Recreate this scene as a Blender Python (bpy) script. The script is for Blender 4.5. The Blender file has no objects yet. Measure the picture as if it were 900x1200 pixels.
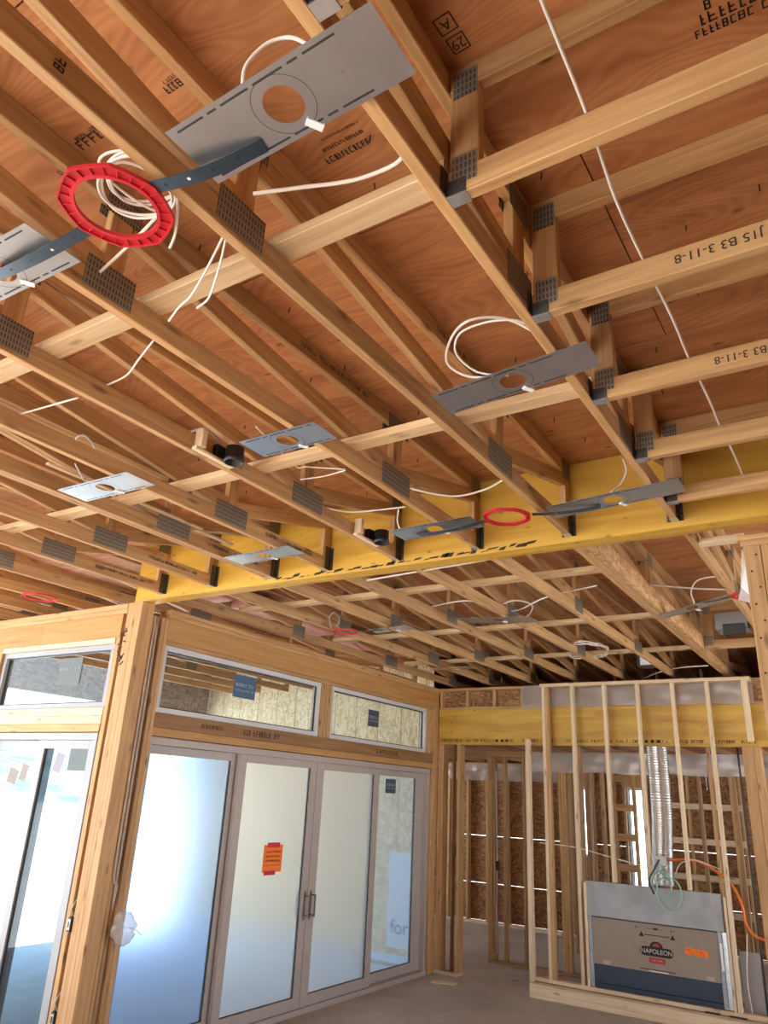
import bpy, bmesh, math, random
from mathutils import Vector, Matrix
random.seed(7)
S = bpy.context.scene
COL = S.collection

# ------------------------------------------------------------------ camera
YAW, PITCH, ROLL, FPX, CAMH = 0.5874, 0.3667, 0.0524, 870.0, 2.0456
_f = Vector((-math.sin(YAW)*math.cos(PITCH), math.cos(YAW)*math.cos(PITCH), math.sin(PITCH)))
_r0 = Vector((math.cos(YAW), math.sin(YAW), 0)); _u0 = _r0.cross(_f)
_r = _r0*math.cos(ROLL) + _u0*math.sin(ROLL)
_u = -_r0*math.sin(ROLL) + _u0*math.cos(ROLL)
CAM = Vector((0, 0, CAMH))
cd = bpy.data.cameras.new('camera'); co = bpy.data.objects.new('camera', cd); COL.objects.link(co)
cd.sensor_fit = 'HORIZONTAL'; cd.sensor_width = 36.0; cd.lens = FPX/900*36.0; cd.clip_start = .05; cd.clip_end = 600
M = Matrix((_r, _u, -_f)).transposed().to_4x4(); M.translation = CAM
co.matrix_world = M
S.camera = co

# ------------------------------------------------------------------ world, sun, exposure
w = bpy.data.worlds.new('overcast_sky'); S.world = w; w.use_nodes = True
bg = w.node_tree.nodes['Background']
bg.inputs[0].default_value = (0.76, 0.89, 1.0, 1); bg.inputs[1].default_value = 2.1
sl = bpy.data.lights.new('sun', 'SUN'); so = bpy.data.objects.new('sun', sl); COL.objects.link(so)
sl.energy = 14.0; sl.angle = math.radians(3); sl.color = (1.0, .90, .76)
so.rotation_euler = (math.radians(62), 0, math.radians(8)); so.location = (0, -12, 8)
vs = S.view_settings
vs.view_transform = 'Standard'; vs.look = 'None'; vs.gamma = 1.0; vs.use_curve_mapping = False
vs.exposure = 1.20
S.cycles.use_denoising = True
S.cycles.max_bounces = 12; S.cycles.diffuse_bounces = 6; S.cycles.transmission_bounces = 8; S.cycles.transparent_max_bounces = 12
S.cycles.sample_clamp_indirect = 8.0

# ------------------------------------------------------------------ levels (metres)
ZC, ZS = 3.582, 4.06          # underside of bottom chords, underside of roof sheathing
Y1 = 4.168                    # face of the yellow ceiling beam
XW = -5.254                   # inner face of the sliding-door wall
YR = 9.58                     # face of the rear beam wall
YF = 14.0                     # far exterior wall

# ------------------------------------------------------------------ node helpers
def new_mat(name):
    m = bpy.data.materials.new(name); m.use_nodes = True
    nt = m.node_tree; b = nt.nodes['Principled BSDF']
    return m, nt, b
def N(nt, t, **kw):
    n = nt.nodes.new(t)
    for k, v in kw.items():
        if k.startswith('i_'): n.inputs[k[2:].replace('_', ' ')].default_value = v
        else: setattr(n, k, v)
    return n
def L(nt, a, b): nt.links.new(a, b)
def math_n(nt, op, a, b=None, clamp=False):
    n = nt.nodes.new('ShaderNodeMath'); n.operation = op; n.use_clamp = clamp
    for i, v in enumerate((a, b)):
        if v is None: continue
        if isinstance(v, (int, float)): n.inputs[i].default_value = v
        else: nt.links.new(v, n.inputs[i])
    return n.outputs[0]
def ramp(nt, fac, stops):
    n = nt.nodes.new('ShaderNodeValToRGB'); cr = n.color_ramp
    while len(cr.elements) < len(stops): cr.elements.new(.5)
    for e, (p, c) in zip(cr.elements, stops):
        e.position = p; e.color = (c[0], c[1], c[2], 1)
    nt.links.new(fac, n.inputs[0]); return n.outputs[0]
def mixc(nt, fac, a, b, mode='MIX'):
    n = nt.nodes.new('ShaderNodeMix'); n.data_type = 'RGBA'; n.blend_type = mode
    for s, v in ((n.inputs[0], fac), (n.inputs[6], a), (n.inputs[7], b)):
        if isinstance(v, (int, float)): s.default_value = v
        elif isinstance(v, (tuple, list)): s.default_value = (v[0], v[1], v[2], 1)
        else: nt.links.new(v, s)
    return n.outputs[2]
def obj_coords(nt, scale, rnd=True):
    tc = N(nt, 'ShaderNodeTexCoord'); mp = N(nt, 'ShaderNodeMapping')
    mp.inputs['Scale'].default_value = scale
    if rnd:
        oi = N(nt, 'ShaderNodeObjectInfo')
        v = N(nt, 'ShaderNodeVectorMath', operation='MULTIPLY_ADD')
        cx = N(nt, 'ShaderNodeCombineXYZ')
        L(nt, oi.outputs['Random'], cx.inputs[0])
        L(nt, math_n(nt, 'MULTIPLY', oi.outputs['Random'], 7.3), cx.inputs[1])
        L(nt, math_n(nt, 'MULTIPLY', oi.outputs['Random'], 3.1), cx.inputs[2])
        v.inputs[1].default_value = (41, 13, 17)
        L(nt, cx.outputs[0], v.inputs[0]); L(nt, tc.outputs['Object'], v.inputs[2])
        L(nt, v.outputs[0], mp.inputs['Vector'])
        return mp.outputs[0], oi.outputs['Random']
    L(nt, tc.outputs['Object'], mp.inputs['Vector'])
    return mp.outputs[0], None
def add_bump(nt, b, h, strength, dist=.002):
    n = N(nt, 'ShaderNodeBump'); n.inputs['Strength'].default_value = strength; n.inputs['Distance'].default_value = dist
    L(nt, h, n.inputs['Height']); L(nt, n.outputs[0], b.inputs['Normal'])

def wood(name, dark, light, rough=.6, knots=True, vary=.25):
    m, nt, b = new_mat(name)
    co_, rnd = obj_coords(nt, (1.6, 30, 30))
    n1 = N(nt, 'ShaderNodeTexNoise', i_Scale=1.0, i_Detail=5.0, i_Roughness=.6, i_Distortion=.6); L(nt, co_, n1.inputs['Vector'])
    c = ramp(nt, n1.outputs[0], [(.28, dark), (.70, light)])
    c2, _ = obj_coords(nt, (3.2, 11, 11))
    if knots:
        vo = N(nt, 'ShaderNodeTexVoronoi', i_Scale=1.0); L(nt, c2, vo.inputs['Vector'])
        k = math_n(nt, 'LESS_THAN', vo.outputs['Distance'], .11)
        k2 = ramp(nt, vo.outputs['Distance'], [(.05, (1, 1, 1)), (.2, (0, 0, 0))])
        c = mixc(nt, math_n(nt, 'MULTIPLY', k2, .75), c, (dark[0]*.28, dark[1]*.22, dark[2]*.2))
    hsv = N(nt, 'ShaderNodeHueSaturation'); L(nt, c, hsv.inputs['Color'])
    L(nt, math_n(nt, 'ADD', math_n(nt, 'MULTIPLY', rnd, vary), 1-vary*.55), hsv.inputs['Value'])
    L(nt, hsv.outputs[0], b.inputs['Base Color'])
    b.inputs['Roughness'].default_value = rough
    add_bump(nt, b, n1.outputs[0], .15, .001)
    return m
def plywood(name, dark, light, freq=16.0):
    m, nt, b = new_mat(name)
    co_, rnd = obj_coords(nt, (.9, 3.6, 3.0))
    n1 = N(nt, 'ShaderNodeTexNoise', i_Scale=1.0, i_Detail=1.5, i_Roughness=.45, i_Distortion=.5); L(nt, co_, n1.inputs['Vector'])
    s = math_n(nt, 'SINE', math_n(nt, 'MULTIPLY', n1.outputs[0], freq*6.28))
    f2 = N(nt, 'ShaderNodeTexNoise', i_Scale=3.0, i_Detail=4.0); L(nt, co_, f2.inputs['Vector'])
    fac = math_n(nt, 'ADD', math_n(nt, 'MULTIPLY', s, .085), f2.outputs[0])
    c = ramp(nt, fac, [(.25, dark), (.75, light)])
    c2, _ = obj_coords(nt, (3.0, 6.5, 6.5))
    vo = N(nt, 'ShaderNodeTexVoronoi', i_Scale=1.0); L(nt, c2, vo.inputs['Vector'])
    k = ramp(nt, vo.outputs['Distance'], [(.035, (1, 1, 1)), (.10, (0, 0, 0))])
    c = mixc(nt, math_n(nt, 'MULTIPLY', k, .8), c, (dark[0]*.3, dark[1]*.25, dark[2]*.2))
    hsv = N(nt, 'ShaderNodeHueSaturation'); L(nt, c, hsv.inputs['Color'])
    L(nt, math_n(nt, 'ADD', math_n(nt, 'MULTIPLY', rnd, .3), .84), hsv.inputs['Value'])
    L(nt, hsv.outputs[0], b.inputs['Base Color']); b.inputs['Roughness'].default_value = .6
    return m
def osb(name, c1, c2_, c3):
    m, nt, b = new_mat(name)
    outs = []
    for i, sc in enumerate(((14, 42, 42), (38, 17, 24))):
        co_, rnd = obj_coords(nt, sc)
        nz = N(nt, 'ShaderNodeTexNoise', i_Scale=.25, i_Detail=2.0); L(nt, co_, nz.inputs['Vector'])
        ad = N(nt, 'ShaderNodeVectorMath', operation='MULTIPLY_ADD'); ad.inputs[1].default_value = (3, 3, 3)
        L(nt, nz.outputs['Color'], ad.inputs[0]); L(nt, co_, ad.inputs[2])
        vo = N(nt, 'ShaderNodeTexVoronoi', i_Scale=1.0); L(nt, ad.outputs[0], vo.inputs['Vector'])
        sp = N(nt, 'ShaderNodeSeparateColor'); L(nt, vo.outputs['Color'], sp.inputs[0]); outs.append(sp.outputs[0])
        if i == 0: sel = sp.outputs[1]
    f = N(nt, 'ShaderNodeMix'); f.data_type = 'FLOAT'
    L(nt, math_n(nt, 'GREATER_THAN', sel, .5), f.inputs[0]); L(nt, outs[0], f.inputs[2]); L(nt, outs[1], f.inputs[3])
    c = ramp(nt, f.outputs[0], [(0, c1), (.5, c2_), (1, c3)])
    L(nt, c, b.inputs['Base Color']); b.inputs['Roughness'].default_value = .65
    add_bump(nt, b, f.outputs[0], .3, .002)
    return m
def plain(name, col, rough=.5, metal=0.0, noise=.0, nscale=20.0):
    m, nt, b = new_mat(name)
    b.inputs['Roughness'].default_value = rough; b.inputs['Metallic'].default_value = metal
    co_, rnd = obj_coords(nt, (1, 1, 1))
    n = N(nt, 'ShaderNodeTexNoise', i_Scale=nscale, i_Detail=3.0); L(nt, co_, n.inputs['Vector'])
    a = tuple(max(0, x*(1-noise)) for x in col); z = tuple(min(1, x*(1+noise)) for x in col)
    L(nt, ramp(nt, n.outputs[0], [(.3, a), (.7, z)]), b.inputs['Base Color'])
    return m

W_CHORD = wood('spruce_chord', (.35, .175, .066), (.60, .365, .155))
W_LIGHT = wood('pale_spruce', (.60, .43, .25), (.80, .63, .42), vary=.15)
W_BRACE = wood('brace_spruce', (.50, .335, .175), (.70, .51, .30), vary=.15)
W_STUD = wood('kiln_dried_stud', (.40, .205, .075), (.62, .38, .165))
W_DARK = wood('dark_stud', (.27, .14, .06), (.45, .26, .12))  # darker stud tone; on the corner post side it stands in for shade
W_HEAD = wood('laminated_header', (.40, .19, .055), (.56, .30, .10), knots=False)
W_SILL = wood('dark_lintel', (.22, .10, .035), (.36, .18, .065), knots=False)
PLY = plywood('fir_plywood', (.33, .12, .040), (.54, .245, .095), 24.0)
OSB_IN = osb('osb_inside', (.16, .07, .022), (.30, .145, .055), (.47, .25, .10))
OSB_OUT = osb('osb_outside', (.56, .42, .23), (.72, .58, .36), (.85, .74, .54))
OSB_GREY = osb('osb_in_shade', (.24, .175, .15), (.36, .275, .24), (.48, .385, .34))  # mauve-grey of strand board in shade, put into the colour
OSB_LSL = osb('strand_lumber', (.40, .19, .07), (.52, .28, .11), (.66, .42, .20))
def yellow_mat():
    m, nt, b = new_mat('yellow_coated_lumber')
    co_, rnd = obj_coords(nt, (1.1, 9, 9))
    n1 = N(nt, 'ShaderNodeTexNoise', i_Scale=1.0, i_Detail=5.0, i_Distortion=.8); L(nt, co_, n1.inputs['Vector'])
    c = ramp(nt, n1.outputs[0], [(.3, (.42, .22, .024)), (.7, (.64, .385, .05))])
    c2, _ = obj_coords(nt, (4.5, 10, 10))
    vo = N(nt, 'ShaderNodeTexVoronoi', i_Scale=1.0); L(nt, c2, vo.inputs['Vector'])
    k = ramp(nt, vo.outputs['Distance'], [(.04, (1, 1, 1)), (.12, (0, 0, 0))])
    c = mixc(nt, math_n(nt, 'MULTIPLY', k, .7), c, (.12, .05, .01))
    L(nt, c, b.inputs['Base Color']); b.inputs['Roughness'].default_value = .5
    return m
YEL = yellow_mat()
GALV = plain('galvanized_steel', (.55, .56, .57), .38, .85, .12, 30)
GALVD = plain('dark_hanger_steel', (.085, .08, .075), .5, .7, .3, 40)
GALVM = plain('matte_zinc', (.34, .36, .39), .55, .4, .15, 25)
PLATE = plain('satin_steel_sheet', (.60, .62, .64), .30, .95, .06, 8)
def gang_mat():
    m, nt, b = new_mat('toothed_nail_plate')
    co_, rnd = obj_coords(nt, (1, 1, 1), rnd=False)
    sp = N(nt, 'ShaderNodeSeparateXYZ'); L(nt, co_, sp.inputs[0])
    sx = math_n(nt, 'SINE', math_n(nt, 'MULTIPLY', sp.outputs[0], 6.283/.013))
    sz = math_n(nt, 'SINE', math_n(nt, 'MULTIPLY', sp.outputs[2], 6.283/.026))
    slot = math_n(nt, 'MULTIPLY', math_n(nt, 'GREATER_THAN', sx, .1), math_n(nt, 'GREATER_THAN', sz, -.55))
    c = mixc(nt, math_n(nt, 'MULTIPLY', slot, .8), (.27, .24, .195), (.05, .04, .03))
    L(nt, c, b.inputs['Base Color']); b.inputs['Metallic'].default_value = .55; b.inputs['Roughness'].default_value = .5
    return m
GANG = gang_mat()
RED = plain('red_plastic', (.50, .010, .022), .4, 0, .1)
STRAP = plain('blued_steel_strap', (.055, .085, .115), .32, .6, .1)
BLACK = plain('black_plastic', (.012, .012, .013), .45)
INK = plain('black_stamp_ink', (.025, .016, .012), .8)
WIRE = plain('white_cable_jacket', (.78, .74, .68), .5)
WIREG = plain('grey_cable_jacket', (.42, .40, .38), .5)
ORANGE = plain('orange_hose', (.75, .16, .02), .45)
GREEN = plain('green_wire', (.30, .48, .40), .4)
VINYL = plain('taupe_vinyl_frame', (.42, .355, .315), .4, 0, .03)
VINYLG = plain('grey_vinyl_frame', (.34, .35, .37), .4, 0, .03)
VINYLW = plain('pale_vinyl_frame', (.62, .61, .62), .4, 0, .03)
GASKET = plain('dark_gasket', (.03, .035, .04), .5)
BRONZE = plain('handle_nickel', (.30, .28, .26), .3, .9)
BLUEST = plain('blue_window_sticker', (.06, .12, .22), .5)
GREYST = plain('grey_window_sticker', (.13, .16, .165), .6)
WHITEP = plain('white_paint', (.8, .8, .8), .5)
NOTE = plain('orange_paper', (.95, .20, .02), .7)
TAPE = plain('red_tape', (.60, .01, .02), .4)
NOTEINK = plain('brown_print', (.25, .03, .0), .7)
CARD = plain('brown_cardboard', (.30, .235, .185), .8, 0, .05, 5)
CEM = plain('grey_cement_board', (.36, .37, .37), .8, 0, .14, 5)
NAVY = plain('dark_blue_metal', (.022, .032, .055), .35, .3)
LOGOR = plain('red_label', (.42, .03, .04), .6)
SNOW = plain('snow', (.86, .90, .95), .8, 0, .02, 3)
SLAB = plain('sky_tinted_concrete', (.62, .74, .90), .8, 0, .1, 3)  # blue of the sky light is put into the slab's base colour
PINK = plain('pink_lit_ply', (.85, .46, .40), .9, 0, .1, 30)  # pinkish light on plywood given as a flat colour
def poly_mat():
    m, nt, b = new_mat('poly_vapour_barrier')
    tr = N(nt, 'ShaderNodeBsdfTransparent'); tl = N(nt, 'ShaderNodeBsdfTranslucent'); df = N(nt, 'ShaderNodeBsdfDiffuse'); gl = N(nt, 'ShaderNodeBsdfGlossy')
    tl.inputs[0].default_value = (.8, .78, .76, 1); df.inputs[0].default_value = (.75, .73, .70, 1); gl.inputs['Roughness'].default_value = .25
    a = N(nt, 'ShaderNodeMixShader'); a.inputs[0].default_value = .55; L(nt, tl.outputs[0], a.inputs[1]); L(nt, df.outputs[0], a.inputs[2])
    g = N(nt, 'ShaderNodeMixShader'); g.inputs[0].default_value = .15; L(nt, a.outputs[0], g.inputs[1]); L(nt, gl.outputs[0], g.inputs[2])
    z = N(nt, 'ShaderNodeMixShader'); z.inputs[0].default_value = .50; L(nt, tr.outputs[0], z.inputs[1]); L(nt, g.outputs[0], z.inputs[2])
    L(nt, z.outputs[0], nt.nodes['Material Output'].inputs[0]); return m
POLY = poly_mat()
def clear_glass(name, tint):
    m, nt, b = new_mat(name)
    tr = N(nt, 'ShaderNodeBsdfTransparent'); tr.inputs[0].default_value = (*tint, 1)
    gl = N(nt, 'ShaderNodeBsdfGlossy'); gl.inputs['Roughness'].default_value = .02
    lw = N(nt, 'ShaderNodeLayerWeight'); lw.inputs[0].default_value = .5
    fr = math_n(nt, 'ADD', math_n(nt, 'MULTIPLY', math_n(nt, 'POWER', lw.outputs['Facing'], 5.0), .9), .035)
    z = N(nt, 'ShaderNodeMixShader'); L(nt, fr, z.inputs[0]); L(nt, tr.outputs[0], z.inputs[1]); L(nt, gl.outputs[0], z.inputs[2])
    L(nt, z.outputs[0], nt.nodes['Material Output'].inputs[0]); return m
GLASS = clear_glass('clear_window_glass', (.86, .92, .94))
GLASST = clear_glass('cyan_tinted_glass', (.50, .60, .66))
def fog_glass(name, rough, tint):
    # glass covered with condensation: clear along dried runs, blurred elsewhere
    m, nt, b = new_mat(name)
    co_, _ = obj_coords(nt, (3, 3, 1.2), rnd=False)
    n = N(nt, 'ShaderNodeTexNoise', i_Scale=9.0, i_Detail=6.0, i_Roughness=.7); L(nt, co_, n.inputs['Vector'])
    rf = N(nt, 'ShaderNodeBsdfRefraction'); rf.inputs['IOR'].default_value = 1.25; rf.inputs['Color'].default_value = (*tint, 1)
    L(nt, math_n(nt, 'ADD', math_n(nt, 'MULTIPLY', n.outputs[0], .12), rough-.06), rf.inputs['Roughness'])
    df = N(nt, 'ShaderNodeBsdfTranslucent'); df.inputs[0].default_value = (.80, .88, .96, 1)
    z = N(nt, 'ShaderNodeMixShader'); z.inputs[0].default_value = .08; L(nt, rf.outputs[0], z.inputs[1]); L(nt, df.outputs[0], z.inputs[2])
    gl = N(nt, 'ShaderNodeBsdfGlossy'); gl.inputs['Roughness'].default_value = .25
    y = N(nt, 'ShaderNodeMixShader'); y.inputs[0].default_value = .05; L(nt, z.outputs[0], y.inputs[1]); L(nt, gl.outputs[0], y.inputs[2])
    L(nt, y.outputs[0], nt.nodes['Material Output'].inputs[0]); return m
FOG = fog_glass('fogged_glass', .34, (.79, .82, .85))
FOG1 = fog_glass('dimmed_fogged_glass', .34, (.56, .66, .80))  # same fog as FOG; darker blue tint dims the bright snow behind
FOG2 = fog_glass('lightly_fogged_glass', .12, (.76, .82, .88))
def floor_mat():
    m, nt, b = new_mat('dusty_concrete_floor')
    co_, _ = obj_coords(nt, (1, 1, 1), rnd=False)
    n1 = N(nt, 'ShaderNodeTexNoise', i_Scale=.9, i_Detail=6.0, i_Roughness=.65, i_Distortion=.6); L(nt, co_, n1.inputs['Vector'])
    n2 = N(nt, 'ShaderNodeTexNoise', i_Scale=14, i_Detail=5.0, i_Distortion=1.5); L(nt, co_, n2.inputs['Vector'])
    f = math_n(nt, 'ADD', math_n(nt, 'MULTIPLY', n1.outputs[0], .65), math_n(nt, 'MULTIPLY', n2.outputs[0], .35))
    c = ramp(nt, f, [(.30, (.32, .26, .215)), (.52, (.46, .39, .335)), (.72, (.60, .54, .49))])
    L(nt, c, b.inputs['Base Color']); b.inputs['Roughness'].default_value = .7
    add_bump(nt, b, n2.outputs[0], .12, .003); return m
FLOOR = floor_mat()
def hill_mat():
    m, nt, b = new_mat('snowy_wooded_hill')
    co_, _ = obj_coords(nt, (1, 1, 1), rnd=False)
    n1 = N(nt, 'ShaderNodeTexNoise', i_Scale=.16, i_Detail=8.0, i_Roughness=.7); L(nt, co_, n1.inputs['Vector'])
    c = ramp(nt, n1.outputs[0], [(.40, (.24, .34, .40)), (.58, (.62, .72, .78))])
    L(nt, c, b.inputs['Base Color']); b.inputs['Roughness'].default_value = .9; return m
HILL = hill_mat()

# ------------------------------------------------------------------ object helpers
WM = {}
def tag(o, label=None, cat=None, group=None, kind=None):
    if label: o['label'] = label
    if cat: o['category'] = cat
    if group: o['group'] = group
    if kind: o['kind'] = kind
    return o
def link(o, parent=None, mw=None):
    COL.objects.link(o)
    mw = mw or Matrix.Identity(4)
    if parent is not None:
        o.parent = parent; o.matrix_parent_inverse = Matrix.Identity(4)
        o.matrix_local = WM[parent.name].inverted() @ mw
    else: o.matrix_world = mw
    WM[o.name] = mw
    return o
def empty(name, loc=(0, 0, 0), label=None, cat=None, group=None, kind=None, parent=None):
    o = bpy.data.objects.new(name, None); o.empty_display_size = .1
    link(o, parent, Matrix.Translation(loc)); return tag(o, label, cat, group, kind)
def mesh(name, verts, faces, mat, parent=None, mw=None, smooth=False):
    me = bpy.data.meshes.new(name); me.from_pydata([tuple(v) for v in verts], [], faces); me.update()
    if smooth:
        for p in me.polygons: p.use_smooth = True
    if mat: me.materials.append(mat)
    o = bpy.data.objects.new(name, me); return link(o, parent, mw)
def frame_matrix(p0, x, z):
    x = x.normalized(); z = (z - x*z.dot(x)).normalized(); y = z.cross(x)
    m_ = Matrix((x, y, z)).transposed().to_4x4(); m_.translation = p0; return m_
MESHES = {}
def beam_mesh(l, w_, h, c, mat):
    key = (round(l, 4), round(w_, 4), round(h, 4), c, mat.name)
    if key in MESHES: return MESHES[key]
    a, b_ = w_/2, h/2; c = min(c, a*.4, b_*.4)
    prof = [(a-c, -b_), (a, -b_+c), (a, b_-c), (a-c, b_), (-a+c, b_), (-a, b_-c), (-a, -b_+c), (-a+c, -b_)]
    n = len(prof)
    v = [(-l/2, y, z) for y, z in prof] + [(l/2, y, z) for y, z in prof]
    f = [tuple(range(n-1, -1, -1)), tuple(range(n, 2*n))] + [(i, (i+1) % n, n+(i+1) % n, n+i) for i in range(n)]
    f = [tuple(reversed(q)) if k < 2 else q for k, q in enumerate(f)]
    me = bpy.data.meshes.new('board'); me.from_pydata(v, [], f); me.materials.append(mat)
    bm = bmesh.new(); bm.from_mesh(me); bmesh.ops.recalc_face_normals(bm, faces=bm.faces); bm.to_mesh(me); bm.free()
    MESHES[key] = me; return me
def board(name, p0, p1, w_, h, mat, parent=None, up=(0, 0, 1), c=.003):
    """a piece of lumber from p0 to p1; h is measured along up, w_ across"""
    p0, p1 = Vector(p0), Vector(p1); d = p1-p0
    o = bpy.data.objects.new(name, beam_mesh(d.length, w_, h, c, mat))
    return link(o, parent, frame_matrix((p0+p1)/2, d, Vector(up)))
def box(name, x0, x1, y0, y1, z0, z1, mat, parent=None, c=.003):
    dx, dy, dz = x1-x0, y1-y0, z1-z0; cx, cy, cz = (x0+x1)/2, (y0+y1)/2, (z0+z1)/2
    if dz >= dx and dz >= dy: return board(name, (cx, cy, z0), (cx, cy, z1), dx, dy, mat, parent, up=(0, 1, 0), c=c)
    if dy >= dx: return board(name, (cx, y0, cz), (cx, y1, cz), dx, dz, mat, parent, c=c)
    return board(name, (x0, cy, cz), (x1, cy, cz), dy, dz, mat, parent, c=c)
def catmull(pts, n=8):
    pts = [Vector(p) for p in pts]
    if len(pts) < 3: return pts
    P = [pts[0]*2-pts[1]] + pts + [pts[-1]*2-pts[-2]]; out = []
    for i in range(1, len(P)-2):
        a, b_, c, d = P[i-1:i+3]
        for k in range(n):
            t = k/n
            out.append(.5*((2*b_)+(c-a)*t+(2*a-5*b_+4*c-d)*t*t+(3*b_-a-3*c+d)*t**3))
    return out+[pts[-1]]
def tube_data(pts, r, seg=8):
    rad = r if callable(r) else (lambda t: r)
    v, f = [], []; up = Vector((0, 0, 1)); n = len(pts)
    for i, p in enumerate(pts):
        d = (pts[min(i+1, n-1)]-pts[max(i-1, 0)])
        d = d.normalized() if d.length > 1e-9 else Vector((1, 0, 0))
        a = d.cross(up)
        if a.length < 1e-3: a = d.cross(Vector((0, 1, 0)))
        a.normalize(); b_ = d.cross(a); up = -b_ if b_.dot(up) < 0 else b_
        if up.dot(b_) < 0: pass
        a = d.cross(up).normalized(); b_ = a.cross(d)
        rr = rad(i/(n-1))
        for k in range(seg):
            t = 2*math.pi*k/seg; v.append(p+a*math.cos(t)*rr+b_*math.sin(t)*rr)
    for i in range(n-1):
        for k in range(seg):
            f.append((i*seg+k, i*seg+(k+1) % seg, (i+1)*seg+(k+1) % seg, (i+1)*seg+k))
    f.append(tuple(range(seg-1, -1, -1))); f.append(tuple(range((n-1)*seg, n*seg)))
    return v, f
def tube(name, pts, r, mat, parent=None, seg=8, n=8, smooth=True):
    P = catmull(pts, n); c = sum(P, Vector())/len(P); c.z = min(p.z for p in P)
    v, f = tube_data([p-c for p in P], r, seg)
    return mesh(name, v, f, mat, parent, Matrix.Translation(c), smooth)
def px(u, v, axis, val):
    """a photo pixel (900x1200 frame) carried onto the plane axis = val that the thing touches"""
    d = _f + _r*((u-450)/FPX) - _u*((v-600)/FPX); i = 'xyz'.index(axis)
    return CAM + d*((val-CAM[i])/d[i])
def quads(name, rects, mat, parent, mw):
    """flat print: rectangles (x0,x1,y0,y1) in the local plane of mw, a hair proud"""
    v, f = [], []
    for (a, b_, c, d) in rects:
        k = len(v); v += [(a, c, 0), (b_, c, 0), (b_, d, 0), (a, d, 0)]; f.append((k, k+1, k+2, k+3))
    o = mesh(name, v, f, mat, parent, mw)
    if len(rects) > 1: o['kind'] = 'stuff'
    return o
def scribble(name, parent, o, x, z, length, h, mat=INK, seed=1, dens=.75):
    """illegible stamped print as a row of little strokes"""
    rg = random.Random(seed); rects = []; s = 0
    while s < length:
        cw = h*rg.uniform(.35, .7)
        if rg.random() < dens:
            t = h*.16
            k = rg.randrange(4)
            rects.append((s, s+t, 0, h))
            if k != 1: rects.append((s, s+cw, h-t, h))
            if k != 2: rects.append((s, s+cw*.8, h*.45, h*.45+t))
            if k != 3: rects.append((s, s+cw, 0, t))
            if k == 0: rects.append((s+cw-t, s+cw, 0, h))
        s += cw+h*.22
    xx = Vector(x).normalized(); zz = Vector(z).normalized(); nn = xx.cross(zz)
    mw = Matrix((xx, zz, nn)).transposed().to_4x4(); mw.translation = Vector(o)+nn*.0012
    return quads(name, rects, mat, parent, mw)
def lettering(name, s, parent, o, x, z, size, mat=INK):
    cu = bpy.data.curves.new(name, 'FONT'); cu.body = s; cu.size = size; cu.align_x = 'CENTER'; cu.align_y = 'CENTER'
    to = bpy.data.objects.new('tmp', cu); COL.objects.link(to)
    dg = bpy.context.evaluated_depsgraph_get(); me = bpy.data.meshes.new_from_object(to.evaluated_get(dg))
    COL.objects.unlink(to); bpy.data.objects.remove(to); bpy.data.curves.remove(cu)
    me.materials.clear(); me.materials.append(mat)
    xx = Vector(x).normalized(); zz = Vector(z).normalized(); nn = xx.cross(zz)
    mw = Matrix((xx, zz, nn)).transposed().to_4x4(); mw.translation = Vector(o)+nn*.0012
    ob = bpy.data.objects.new(name, me); return link(ob, parent, mw)
ORD = ['first', 'second', 'third', 'fourth', 'fifth', 'sixth', 'seventh', 'eighth', 'ninth', 'tenth', 'eleventh', 'twelfth']

# ------------------------------------------------------------------ ground, floor, hill
mesh('snow_ground', [(-160, -120, -.35), (120, -120, -.35), (120, 140, -.35), (-160, 140, -.35)], [(0, 1, 2, 3)], SNOW)
tag(bpy.data.objects['snow_ground'], 'bright snow field outside the glass doors', 'snow', kind='structure')
fl = empty('floor', (0, 0, 0), kind='structure')
# two slabs, so the covered patio stays its own piece
me_v = [(XW-.14, -4.5), (5, -4.5), (5, YF), (-9.9, YF), (-9.9, YR+.1), (XW-.14, YR+.1)]
def slab(name, poly, z0, z1, mat, parent=None):
    n = len(poly); v = [(x, y, z0) for x, y in poly]+[(x, y, z1) for x, y in poly]
    f = [tuple(range(n-1, -1, -1)), tuple(range(n, 2*n))]+[(i, (i+1) % n, n+(i+1) % n, n+i) for i in range(n)]
    return mesh(name, v, f, mat, parent)
slab('floor_slab', [(-9.9, -4.5), (5, -4.5), (5, YF), (-9.9, YF), (-9.9, YR+.1), (XW-.14, YR+.1), (XW-.14, Y1+.14), (-9.9, Y1+.14)], -.3, 0, FLOOR, fl)
tag(slab('patio_slab', [(-10.1, Y1+.14), (XW-.14, Y1+.14), (XW-.14, YR+.1), (-10.1, YR+.1)], -.3, -.04, SLAB), 'concrete patio slab coloured with blue sky light, outside the sliding doors', 'patio', kind='structure')
hv, hf = [], []; rows, cols = 7, 60
rg = random.Random(3)
for j in range(rows):
    for i in range(cols):
        a = math.radians(25+i*110/(cols-1)); R_ = 95+j*14
        z = -.4 + (0 if j == 0 else (4.0+1.2*math.sin(i*.35)+rg.uniform(-.5, .5))*math.sin(min(1, j/5)*math.pi/2)*1.9)
        hv.append((-math.sin(a)*R_, math.cos(a)*R_, z))
for j in range(rows-1):
    for i in range(cols-1): hf.append((j*cols+i, j*cols+i+1, (j+1)*cols+i+1, (j+1)*cols+i))
tag(mesh('hillside', hv, hf, HILL, smooth=True), 'pale snowy wooded hillside beyond the snow field', 'hill', kind='structure')

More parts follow.
